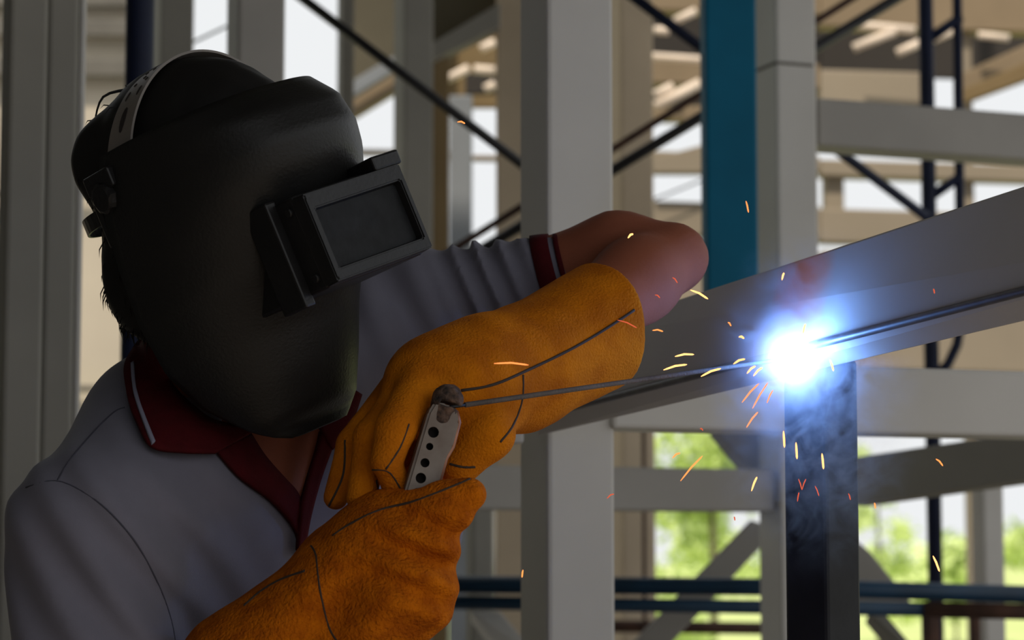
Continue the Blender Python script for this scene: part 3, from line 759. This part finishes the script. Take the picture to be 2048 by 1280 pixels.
# rim piping along the open edge
def obox(name, f0, f1, w0, w1, t0, t1, m, parent, bevel=0.0015):
    c = [H(f1, w0, t0), H(f1, w1, t0), H(f1, w1, t1), H(f1, w0, t1), H(f0, w0, t0), H(f0, w1, t0), H(f0, w1, t1), H(f0, w0, t1)]
    return link(name, hexa(name, c, bevel, 2), m, parent)
lb = obox('lens_box', 0.09, 0.192, -0.0600, 0.0600, 0.104, 0.188, M['blackplastic'], helmet, 0.003)
fr = empty('lens_frame'); fr.parent = helmet
bpy.data.objects.remove(fr)
# front frame as a ring with a real recess
ro = [(-0.060, 0.106), (0.060, 0.106), (0.060, 0.187), (-0.060, 0.187)]; ri = [(-0.052, 0.121), (0.053, 0.121), (0.053, 0.176), (-0.052, 0.176)]
bm = bmesh.new()
L = [[bm.verts.new(tuple(H(f, w, t))) for w, t in r] for f, r in ((0.190, ro), (0.206, [(w*0.985, 0.1465+(t-0.1465)*0.975) for w, t in ro]), (0.206, ri), (0.197, [(w*0.96, 0.1485+(t-0.1485)*0.94) for w, t in ri]))]
for a, b in zip(L[:-1], L[1:]):
    for k in range(4): bm.faces.new([a[k], a[(k+1) % 4], b[(k+1) % 4], b[k]])
bmesh.ops.bevel(bm, geom=bm.edges[:], offset=0.0012, segments=2, affect='EDGES')
fro = link('lens_frame', from_bm('lens_frame', bm), M['blackplastic'], helmet)
gl = obox('lens', 0.188, 0.1985, -0.051, 0.052, 0.122, 0.175, M['lens'], helmet, 0.0004); gl['label'] = 'scratched dark welding glass'
obox('hinge_lug', 0.150, 0.206, 0.030, 0.064, 0.094, 0.107, M['blackplastic'], lb, 0.002)
obox('side_flange', 0.135, 0.168, -0.070, -0.058, 0.100, 0.196, M['blackplastic'], lb, 0.002)
def screw(c, ax, r, h, parent, m):
    d, a, b = frame_of(ax); n = 14; V2, F2 = [], []
    for rr, hh in ((r, 0), (r, h*0.7), (r*0.8, h)):
        for k in range(n):
            an = 2*math.pi*k/n; V2.append(c + d*hh + rr*(math.cos(an)*a + math.sin(an)*b))
    for i in range(2):
        for k in range(n): F2.append((i*n+k, i*n+(k+1) % n, (i+1)*n+(k+1) % n, (i+1)*n+k))
    F2.append(tuple(2*n+k for k in range(n)))
    return link('screw', mesh('screw', V2, F2), m, parent)
for t in (0.116, 0.176): screw(H(0.183, -0.0598, t), -aW, 0.004, 0.003, lb, M['blackplastic'])
# pivot knob and bracket at the temple
for sgn in (-1, 1):
    kb = empty('tmp'); bpy.data.objects.remove(kb)
    w0 = sgn*0.104
    prof = [(0.030, 0), (0.030, 0.006), (0.024, 0.010), (0.022, 0.020), (0.018, 0.023), (0.006, 0.023)]
    d, a, b = aW*sgn, aF, aD; n = 22; V2, F2 = [], []
    for i, (rr, hh) in enumerate(prof):
        for k in range(n):
            an = 2*math.pi*k/n; r2 = rr*(1.0 + (0.05*math.cos(8*an) if i in (2, 3) else 0))
            V2.append(H(0.020, 0, 0.036) + aW*w0 + d*hh*0.55 + r2*0.62*(math.cos(an)*a + math.sin(an)*b))
    for i in range(len(prof)-1):
        for k in range(n): F2.append((i*n+k, i*n+(k+1) % n, (i+1)*n+(k+1) % n, (i+1)*n+k))
    F2.append(tuple((len(prof)-1)*n+k for k in range(n)))
    link('pivot_knob', mesh('pivot_knob', V2, F2, False), M['blackplastic'], helmet)
    w1 = sgn*0.100
    obox('pivot_bracket', 0.000, 0.040, min(w1, sgn*0.113), max(w1, sgn*0.113), 0.012, 0.030, M['blackplastic'], helmet, 0.002)
    obox('stop_tab', -0.002, 0.006, min(w1, sgn*0.111), max(w1, sgn*0.111), 0.030, 0.078, M['blackplastic'], helmet, 0.002)
# head gear straps
def strap(name, fn, n, half, m, axis_fn, slots=False):
    V2, F2 = [], []
    for i in range(n):
        p, nrm = fn(i/(n-1)); ax = axis_fn(i/(n-1)); h2 = half(i/(n-1)) if callable(half) else half
        for s, o2 in ((-1, 0), (-1, 0.0022), (1, 0.0022), (1, 0)): V2.append(p + ax*s*h2 + nrm*o2)
    for i in range(n-1):
        for k in range(4): F2.append((i*4+k, i*4+(k+1) % 4, (i+1)*4+(k+1) % 4, (i+1)*4+k))
    F2 += [(0, 1, 2, 3), tuple((n-1)*4+k for k in (3, 2, 1, 0))]
    return link(name, mesh(name, V2, F2), m, helmet)
def crown(u):
    an = -math.pi/2*0.96 + u*math.pi*0.96
    fw = 0.030 + 0.020*math.cos(an)
    w = 0.100*math.sin(an); t = 0.052 - 0.113*max(math.cos(an), -0.2)
    p = H(fw, w, t); nrm = aW*math.sin(an)/0.100 - aD*math.cos(an)/0.1165; nrm /= np.linalg.norm(nrm)
    return p, nrm
cs = strap('crown_strap', crown, 60, lambda u: 0.0185 + 0.012*max(0, abs(2*u-1)-0.72)/0.28, M['strap'], lambda u: aF); cs['label'] = 'off-white perforated crown strap'
def band(u):
    an = math.pi*(0.5 + u)          # round the back of the head
    p = H(0.105*math.cos(an)*0.92 - 0.012, -0.094*math.sin(an), 0.046)
    nrm = aF*math.cos(an) - aW*math.sin(an); return p, nrm/np.linalg.norm(nrm)
strap('rear_band', band, 30, 0.007, M['blackplastic'], lambda u: aD)
# perforations in the crown strap
def perf(u, off, hu, hw):
    n = 12; V2, F2 = [], []
    for lay in (0.0006, 0.0027):
        for k in range(n):
            an = 2*math.pi*k/n; p, nrm = crown(u + hu*math.cos(an)); V2.append(p + nrm*lay + aF*(off + hw*math.sin(an)))
    for k in range(n): F2.append((k, (k+1) % n, n+(k+1) % n, n+k))
    F2.append(tuple(n+k for k in range(n)))
    return link('slot', mesh('slot', V2, F2), M['hole'], cs)
for sg in (0, 1):
    m_ = lambda u: 1-u if sg else u
    perf(m_(0.215), 0.0, 0.038, 0.0042)
    for u, of in ((0.30, 0.009), (0.30, -0.009)): perf(m_(u), of, 0.017, 0.0017)
    for u, of in ((0.345, 0.009), (0.345, -0.009), (0.365, 0.0), (0.395, 0.006), (0.395, -0.006)): perf(m_(u), of, 0.006, 0.002)

# ------------------------------------------------------------------ gauntlets
K = 0.016
def gl_upper(p):
    d = p
    cuff0, cuff1 = V(1030, 742, 2.24), V(1236, 636, 2.335)
    ax = cuff1 - cuff0; L = np.linalg.norm(ax); ax = ax/L
    s = (p - cuff0) @ ax
    cuff = seg(p, cuff0, cuff1 + ax*0.06, 0.0535, 0.068) + 0.0022*wob(p, 32)
    rim = V(1262, 600, 2.33)
    cut = s - L*0.84 - 0.012*np.sin((p[:, 2]-cuff1[2])*22)
    cuff = smax(cuff, cut, 0.006)
    inner = smax(seg(p, cuff0 + ax*0.05, cuff1 + ax*0.10, 0.040, 0.065), (L*0.52 - s), 0.01)
    cuff = smax(cuff, -inner, 0.004)
    hand = sunion([seg(p, V(1040, 742, 2.24), V(905, 770, 2.165), 0.051, 0.044), seg(p, V(955, 790, 2.18), V(845, 800, 2.155), 0.042, 0.036), seg(p, V(960, 710, 2.2), V(860, 755, 2.17), 0.034, 0.030)], 0.03)
    f1 = smin(seg(p, V(838, 775, 2.130), V(792, 856, 2.088), 0.0205, 0.0170), seg(p, V(792, 856, 2.088), V(772, 922, 2.082), 0.0170, 0.0140), 0.004)
    f1 = smin(f1, seg(p, V(780, 940, 2.088), V(795, 980, 2.100), 0.0125, 0.0120), 0.001)
    f2 = smin(seg(p, V(815, 790, 2.155), V(744, 876, 2.120), 0.0205, 0.0165), seg(p, V(744, 876, 2.120), V(722, 998, 2.108), 0.0165, 0.0130), 0.004)
    f3 = smin(seg(p, V(795, 788, 2.185), V(708, 890, 2.158), 0.0195, 0.0150), seg(p, V(708, 890, 2.158), V(672, 995, 2.143), 0.0150, 0.0115), 0.004)
    f4 = smin(seg(p, V(800, 800, 2.21), V(730, 890, 2.20), 0.019, 0.014), seg(p, V(730, 890, 2.20), V(700, 980, 2.185), 0.014, 0.012), 0.006)
    th = sunion([seg(p, V(965, 805, 2.175), V(975, 868, 2.145), 0.036, 0.0235), seg(p, V(975, 868, 2.145), V(918, 930, 2.145), 0.0225, 0.0185)], 0.008)
    pal = seg(p, V(905, 850, 2.195), V(860, 960, 2.19), 0.032, 0.028)
    fing = np.minimum(np.minimum(f1, f2), np.minimum(f3, f4))
    r = smin(hand, fing, 0.007)
    r = smin(r, th, 0.010); r = smin(r, pal, 0.008)
    r = smin(r, cuff, 0.025)
    return r + 0.0013*wob(p, 75) + 0.0006*wob(p, 190)
def gl_lower(p):
    w0, w1 = V(745, 1165, 2.10), V(520, 1375, 2.125)
    cuff = seg(p, w0, w1, 0.055, 0.078) + 0.0025*wob(p, 30)
    ax = (w1-w0); L = np.linalg.norm(ax); ax /= L; s = (p - w0) @ ax
    cut = s - 0.17; cuff = smax(cuff, cut, 0.006)
    inner = smax(seg(p, w0 + ax*0.08, w1 + ax*0.05, 0.05, 0.078), 0.11 - s, 0.01); cuff = smax(cuff, -inner, 0.004)
    palm = sunion([seg(p, V(780, 1180, 2.095), V(800, 1090, 2.09), 0.051, 0.044), seg(p, V(840, 1195, 2.08), V(845, 1085, 2.085), 0.025, 0.022), seg(p, V(690, 1120, 2.12), V(760, 1070, 2.11), 0.034, 0.034)], 0.03)
    th = sunion([seg(p, V(815, 1075, 2.085), V(885, 1018, 2.07), 0.030, 0.0225), seg(p, V(885, 1018, 2.07), V(938, 990, 2.068), 0.0215, 0.0150)], 0.012)
    fs = [smin(seg(p, V(780 + 28*i, 1070, 2.13 + .008*i), V(815 + 24*i, 985, 2.16 + .008*i), 0.021, 0.018), seg(p, V(815 + 24*i, 985, 2.16 + .008*i), V(860 + 12*i, 920, 2.150 + .008*i), 0.018, 0.014), 0.006) for i in range(3)]
    r = smin(palm, th, 0.018)
    for f in fs: r = smin(r, f, 0.008)
    r = smin(r, cuff, 0.03)
    cr = np.exp(-(np.linalg.norm(p - V(835, 1120, 2.05), axis=1)/0.045)**2)
    r = r + cr*0.0075*np.sin((p[:, 2]*0.93 + p[:, 0]*0.37)*210 + wob(p, 20)*1.4)
    c3 = np.exp(-(np.linalg.norm(p - V(700, 1235, 2.06), axis=1)/0.05)**2)
    r = r + c3*0.010*np.sin((p[:, 0]*0.75 - p[:, 2]*0.66)*85 + 1.2)
    return r + 0.0013*wob(p, 70) + 0.0007*wob(p, 200)
ug = thing('welding_gauntlet', 'yellow leather gauntlet, the upper one with its wide cuff towards the bare elbow', 'glove', 'yellow welding gauntlets')
uo = link('leather', nets('leather', gl_upper, V(610, 1060, 2.30) * [1, 0, 1] + [0, 2.02, 0], V(1345, 440, 2.42) * [1, 0, 1] + [0, 2.47, 0], 0.0030), M['leather'], ug)
lg = thing('welding_gauntlet', 'orange suede gauntlet, the lower one with its thumb sticking out below the electrode holder', 'glove', 'yellow welding gauntlets')
lo_ = link('leather', nets('leather', gl_lower, V(330, 1520, 2.12) * [1, 0, 1] + [0, 1.98, 0], V(1010, 860, 2.2) * [1, 0, 1] + [0, 2.28, 0], 0.0030), M['leatherrough'], lg)
for pth, r in (([(922, 781), (985, 770), (1060, 738), (1150, 694), (1220, 652), (1268, 620)], 0.0015), ([(1046, 750), (1044, 800), (1026, 850), (1000, 884)], 0.0013),
               ([(690, 880), (686, 950), (658, 1012)], 0.0011), ([(818, 848), (800, 895), (772, 938)], 0.0010), ([(745, 940), (780, 946), (812, 1000)], 0.0009), ([(752, 960), (758, 1000), (740, 1018)], 0.0010), ([(900, 928), (925, 934), (950, 934)], 0.0012)):  # finger lines also draw shade into the creases beside the seams
    on_line('seam_crease', gl_upper, pth, r, 1.98, 2.45, M['piping'], ug, 28)
for pth, r in (([(940, 958), (900, 975), (830, 1002), (760, 1020), (700, 1048), (665, 1072)], 0.0012), ([(610, 1142), (560, 1160), (520, 1184), (488, 1212)], 0.0013), ([(622, 1092), (632, 1110), (640, 1180), (660, 1260), (690, 1300)], 0.0010)):
    on_line('seam_crease', gl_lower, pth, r, 1.95, 2.3, M['piping'], lg, 28)

# ------------------------------------------------------------------ electrode holder and electrode
eh = thing('electrode_holder', 'grey perforated electrode holder with charred tip, gripped by both gauntlets', 'holder')
A_ = V(833, 1008, 2.078); B_ = V(893, 806, 2.088)
ax = (B_-A_); Lh = np.linalg.norm(ax); ax /= Lh
sd_ = np.cross(ax, np.array([0.22, -1., 0.1])); sd_ /= np.linalg.norm(sd_)
if sd_[0] < 0: sd_ = -sd_
nr = np.cross(sd_, ax); nr /= np.linalg.norm(nr)
if nr[1] > 0: nr = -nr
def EH(a, s, n): return A_ + ax*a + sd_*s + nr*n
hw = 0.0133
prof = [(-0.006, -hw), (-0.006, hw), (Lh*0.50, hw*0.97), (Lh*0.62, hw*1.18), (Lh*0.86, hw*1.12), (Lh*0.96, hw*0.75), (Lh*0.99, 0.0), (Lh*0.97, -hw*0.8), (Lh*0.86, -hw*1.0)]
bm = bmesh.new()
fv = [bm.verts.new(tuple(EH(a, s, 0.004))) for a, s in prof]; bv = [bm.verts.new(tuple(EH(a, s, -0.018))) for a, s in prof]
bm.faces.new(fv); bm.faces.new(bv[::-1])
for k in range(len(prof)): bm.faces.new([fv[k], bv[k], bv[(k+1) % len(prof)], fv[(k+1) % len(prof)]])
bmesh.ops.recalc_face_normals(bm, faces=bm.faces)
bmesh.ops.bevel(bm, geom=bm.edges[:], offset=0.0022, segments=2, affect='EDGES')
hb = link('grip', from_bm('grip', bm), M['holder'], eh)
# drilled cooling holes
cut = bmesh.new()
for (px, py, rr) in ((871, 862, 0.0048), (863, 891, 0.0032), (853, 924, 0.0040), (844, 955, 0.0046), (836, 985, 0.0042)):
    c = V(px, py, 2.07); q = c - A_; a0, s0 = q @ ax, q @ sd_
    res = bmesh.ops.create_cone(cut, cap_ends=True, segments=18, radius1=rr, radius2=rr, depth=0.02)
    T4 = Matrix(((sd_[0], ax[0], nr[0], 0), (sd_[1], ax[1], nr[1], 0), (sd_[2], ax[2], nr[2], 0), (0, 0, 0, 1)))
    T4.translation = Vector(EH(a0, s0, 0.004))
    bmesh.ops.transform(cut, matrix=T4, verts=res['verts'])
cme = from_bm('cutter', cut); cme.materials.append(M['hole']); co = bpy.data.objects.new('cutter', cme); COL.objects.link(co)
bmod = hb.modifiers.new('holes', 'BOOLEAN'); bmod.object = co; bmod.operation = 'DIFFERENCE'; bmod.solver = 'EXACT'; bmod.material_mode = 'TRANSFER'
dg = bpy.context.evaluated_depsgraph_get(); nm = bpy.data.meshes.new_from_object(hb.evaluated_get(dg)); hb.modifiers.clear(); hb.data = nm; nm.name = 'grip'
bpy.data.objects.remove(co)
edge = [EH(a, s + 0.0004, -0.0005) for a, s in ((-0.004, hw), (Lh*0.50, hw*0.97), (Lh*0.62, hw*1.18), (Lh*0.86, hw*1.12), (Lh*0.95, hw*0.75))]
link('copper_rim', sweep('copper_rim', edge, 0.0020, 8), M['copper'], eh)
link('lower_jaw', sweep('lower_jaw', [EH(0.0, hw*1.35, -0.012), EH(Lh*0.30, hw*1.35, -0.012)], 0.0032, 8), M['holder'], eh)
tipc = EH(Lh + 0.004, 0.001, -0.006)
def tip_f(p):
    r = smin(ball(p, tipc, 0.0125), seg(p, EH(Lh*0.86, 0, -0.007), tipc, 0.0125, 0.012), 0.006)
    slot = np.abs((p - EH(Lh - 0.001, 0.004, 0.0)) @ ax) - 0.0022
    return smax(r, -np.maximum(slot, -(p - EH(Lh, -0.006, 0)) @ sd_), 0.002) + 0.0011*wob(p, 500) + 0.0008*wob(p, 900)
link('charred_tip', nets('charred_tip', tip_f, tipc - 0.035, tipc + 0.03, 0.0011), M['char'], eh)
rod_a = V(908, 813, 2.088); rod_b = V(1572, 718, 2.312)
er = thing('welding_electrode', 'thin grey welding electrode rod reaching from the holder to the arc', 'electrode')
link('flux_coating', sweep('flux_coating', [rod_a + (rod_b-rod_a)*t for t in (0.03, 0.3, 0.6, 0.97)], [0.0024, 0.0024, 0.0023, 0.0019], 10), M['rod'], er)
link('core_wire', sweep('core_wire', [rod_a - (rod_b-rod_a)*0.01, rod_a + (rod_b-rod_a)*0.035], 0.0016, 8), M['darksteel'], er)

# ------------------------------------------------------------------ arc, smoke, sparks
arc = thing('welding_arc', 'blinding blue-white welding arc at the beam joint', 'arc')
arc.location = Vector(ARC)
bm = bmesh.new(); bmesh.ops.create_icosphere(bm, subdivisions=3, radius=0.011)
link('arc_core', from_bm('arc_core', bm, True), emis('arc_white', (0.30, 0.46, 1.0), 18), arc)
ld = bpy.data.lights.new('arc_light', 'POINT'); ld.energy = 1.35; ld.color = (0.14, 0.36, 1.0); ld.shadow_soft_size = 0.011
lo2 = bpy.data.objects.new('arc_light', ld); COL.objects.link(lo2); lo2.parent = arc; lo2.location = (0, -0.014, 0)
def halo_mat():  # glowing volume added to draw the soft halo around the arc
    m = bpy.data.materials.new('arc_halo'); m.use_nodes = True; nt = m.node_tree; nt.nodes.clear()
    o = nt.nodes.new('ShaderNodeOutputMaterial'); e = nt.nodes.new('ShaderNodeEmission')
    tc = nt.nodes.new('ShaderNodeTexCoord'); ln = nt.nodes.new('ShaderNodeVectorMath'); ln.operation = 'LENGTH'
    nt.links.new(tc.outputs['Object'], ln.inputs[0])
    mr = nt.nodes.new('ShaderNodeMapRange'); mr.inputs[1].default_value = 0.0; mr.inputs[2].default_value = 0.085; mr.inputs[3].default_value = 1.0; mr.inputs[4].default_value = 0.0
    nt.links.new(ln.outputs['Value'], mr.inputs[0])
    pw = nt.nodes.new('ShaderNodeMath'); pw.operation = 'POWER'; pw.inputs[1].default_value = 6.0; nt.links.new(mr.outputs[0], pw.inputs[0])
    ml = nt.nodes.new('ShaderNodeMath'); ml.operation = 'MULTIPLY'; ml.inputs[1].default_value = 400; nt.links.new(pw.outputs[0], ml.inputs[0])
    e.inputs[0].default_value = (0.34, 0.45, 1.0, 1); nt.links.new(ml.outputs[0], e.inputs[1]); nt.links.new(e.outputs[0], o.inputs['Volume'])
    return m
bm = bmesh.new(); bmesh.ops.create_icosphere(bm, subdivisions=3, radius=0.088)
link('arc_halo', from_bm('arc_halo', bm, True), halo_mat(), arc)

def smoke_mat():
    m = bpy.data.materials.new('welding_fume'); m.use_nodes = True; nt = m.node_tree; nt.nodes.clear()
    o = nt.nodes.new('ShaderNodeOutputMaterial'); s = nt.nodes.new('ShaderNodeVolumeScatter')
    s.inputs['Color'].default_value = (0.66, 0.80, 1.0, 1); s.inputs['Anisotropy'].default_value = 0.1
    tc = nt.nodes.new('ShaderNodeTexCoord')
    nz = nt.nodes.new('ShaderNodeTexNoise'); nz.inputs['Scale'].default_value = 20; nz.inputs['Detail'].default_value = 7; nz.inputs['Roughness'].default_value = 0.62; nz.inputs['Distortion'].default_value = 2.2
    nt.links.new(tc.outputs['Object'], nz.inputs['Vector'])
    mr = nt.nodes.new('ShaderNodeMapRange'); mr.inputs[1].default_value = 0.44; mr.inputs[2].default_value = 0.66; mr.inputs[3].default_value = 0; mr.inputs[4].default_value = 1
    nt.links.new(nz.outputs['Fac'], mr.inputs[0])
    # soft falloff from the plume's core line, in metres
    at = nt.nodes.new('ShaderNodeVectorMath'); at.operation = 'MULTIPLY'; at.inputs[1].default_value = (1.0, 1.3, 0.62)
    sb = nt.nodes.new('ShaderNodeVectorMath'); sb.operation = 'SUBTRACT'; sb.inputs[1].default_value = (0.015, 0.0, -0.04)
    nt.links.new(tc.outputs['Object'], sb.inputs[0]); nt.links.new(sb.outputs[0], at.inputs[0])
    ln = nt.nodes.new('ShaderNodeVectorMath'); ln.operation = 'LENGTH'; nt.links.new(at.outputs[0], ln.inputs[0])
    m2 = nt.nodes.new('ShaderNodeMapRange'); m2.inputs[1].default_value = 0.012; m2.inputs[2].default_value = 0.115; m2.inputs[3].default_value = 1; m2.inputs[4].default_value = 0
    m2.interpolation_type = 'SMOOTHSTEP'
    nt.links.new(ln.outputs['Value'], m2.inputs[0])
    mm = nt.nodes.new('ShaderNodeMath'); mm.operation = 'MULTIPLY'; nt.links.new(mr.outputs[0], mm.inputs[0]); nt.links.new(m2.outputs[0], mm.inputs[1])
    dn = nt.nodes.new('ShaderNodeMath'); dn.operation = 'MULTIPLY'; dn.inputs[1].default_value = 20; nt.links.new(mm.outputs[0], dn.inputs[0])
    nt.links.new(dn.outputs[0], s.inputs['Density']); nt.links.new(s.outputs[0], o.inputs['Volume'])
    return m
bm = bmesh.new(); bmesh.ops.create_icosphere(bm, subdivisions=3, radius=1.0)
for v in bm.verts: v.co = Vector((v.co.x*0.125 + 0.015, v.co.y*0.075, v.co.z*0.185 - 0.04))
smk = tag(link('welding_smoke', from_bm('welding_smoke', bm, True), smoke_mat()), 'pale blue welding smoke curling around the arc and black post', 'smoke', None, 'stuff')
smk.location = Vector(ARC) + Vector((0, -0.02, 0))

sp_hot = emis('spark_yellow', (1.0, 0.46, 0.15), 2.4); sp_org = emis('spark_orange', (1.0, 0.28, 0.07), 1.7); sp_red = emis('spark_red', (1.0, 0.16, 0.07), 0.75)
GS = 'orange sparks flying from the arc'
SP = [(1492,402,1497,425,2.3,1,'lone orange spark in front of the teal post'), (915,244,930,247,2.25,1,'lone orange spark on the slanting dark tube'),
 (1256,476,1266,468,2.2,0,'bright short spark over the bare elbow'), (1381,580,1416,598,2.2,0,'bright spark just past the bare elbow'),
 (1564,560,1568,546,2.3,0,'curved bright spark above the arc on the beam edge'), (988,727,1057,730,2.02,1,'long orange spark across the upper gauntlet'),
 (1305,661,1326,663,2.25,1,'small orange spark beside the gauntlet cuff'), (1350,713,1388,709,2.2,0,'upper of two level sparks over the electrode'),
 (1327,740,1374,729,2.2,0,'lower of two level sparks over the electrode'), (1402,753,1442,737,2.2,0,'thickest bright spark below the electrode'),
 (1467,728,1490,718,2.25,0,'bright spark close to the arc along the electrode'), (1478,674,1488,677,2.28,0,'tiny bright spark above the electrode at the smoke edge'), (1456,645,1462,652,2.28,1,'tiny orange speck higher above the electrode'),
 (1867,578,1869,587,2.05,2,'tiny red spark on the plain stretch of the tilted beam'), (1494,747,1511,732,2.28,0,'short bright spark just under the electrode tip, the outer of two'), (1507,752,1525,735,2.28,0,'short bright spark just under the electrode tip, the inner of two'), (1484,805,1518,767,2.28,1,'long slanting spark below the arc, outermost of the parallel three'),
 (1505,817,1536,765,2.28,1,'long slanting spark below the arc, middle of the parallel three'), (1534,806,1546,780,2.28,1,'thin slanting spark below the arc, shortest of the parallel three'), (1493,855,1516,824,2.28,1,'slanting orange spark lowest in the shower by the level beam'), (1660,720,1667,742,2.28,0,'bright spark on the post side of the arc'),
 (1567,862,1569,895,2.28,0,'upright bright spark at the edge of the black post'), (1592,885,1594,918,2.28,0,'upright bright spark on the black post face below the smoke'), (1644,907,1647,938,2.26,0,'bright upright spark low on the black post'), (1361,962,1405,912,2.25,1,'long slanting spark over the lower grey beam'),
 (1503,982,1514,954,2.28,0,'thick slanting spark beside the black post'), (1345,916,1360,906,2.25,1,'short pale spark in the green window'), (1214,997,1228,988,2.2,2,'dim spark on the edge of the broad column'),
 (1872,918,1886,932,2.25,1,'slanting spark on the dark sloping beam'), (1749,1006,1751,1017,2.25,1,'small spark under the dark sloping beam'), (1866,1112,1879,1143,2.2,0,'slanting bright spark over the green field'),
 (1597,958,1604,980,2.27,2,'dim red spark stroke of a small V on the black post'), (1604,980,1612,958,2.27,2,'second dim red spark stroke of the small V on the black post'), (1630,972,1638,992,2.27,2,'dim red spark leaning beside the small V of sparks'), (1595,1003,1598,985,2.27,2,'dim red spark hanging under the small V of sparks'), (1697,987,1701,1000,2.27,2,'dim red spark near the lit edge of the black post'),
 (1046,1140,1044,1155,2.2,1,'tiny spark at the edge of the bright low window'), (1606,668,1611,648,2.26,0,'pale spark rising straight out of the arc'), (1345,555,1355,566,2.2,2,'faint red spark over the elbow skin'), (1310,590,1320,596,2.2,2,'faint red spark where the elbow meets the cuff'), (1235,640,1274,656,2.12,2,'faint spark crossing the cuff seam'),
 (1400,858,1406,861,2.25,2,'tiny red spark at the lower edge of the level beam'), (1468,1034,1470,1041,2.25,2,'tiny red spark under the lower grey beam')]
for (a, b, c_, d_2, y, k, lab) in SP:
    p0, p1 = V(a, b, y), V(c_, d_2, y - 0.01)
    r = (0.00105, 0.0008, 0.0006)[k]
    mid = (p0+p1)/2 + np.array([0, 0, 0.0012])
    o = link('spark', sweep('spark', [p0, p0+(mid-p0)*0.3, mid, p1-(p1-mid)*0.2, p1], [r*0.35, r*0.8, r, r*0.9, r*0.3], 6), (sp_hot, sp_org, sp_red)[k])
    if lab is None:
        lab = ('small bright spark in the cluster close around the arc', 'thin orange spark in the shower close around the arc', 'small faint red spark around the arc')[k]
    tag(o, lab, 'spark', GS)
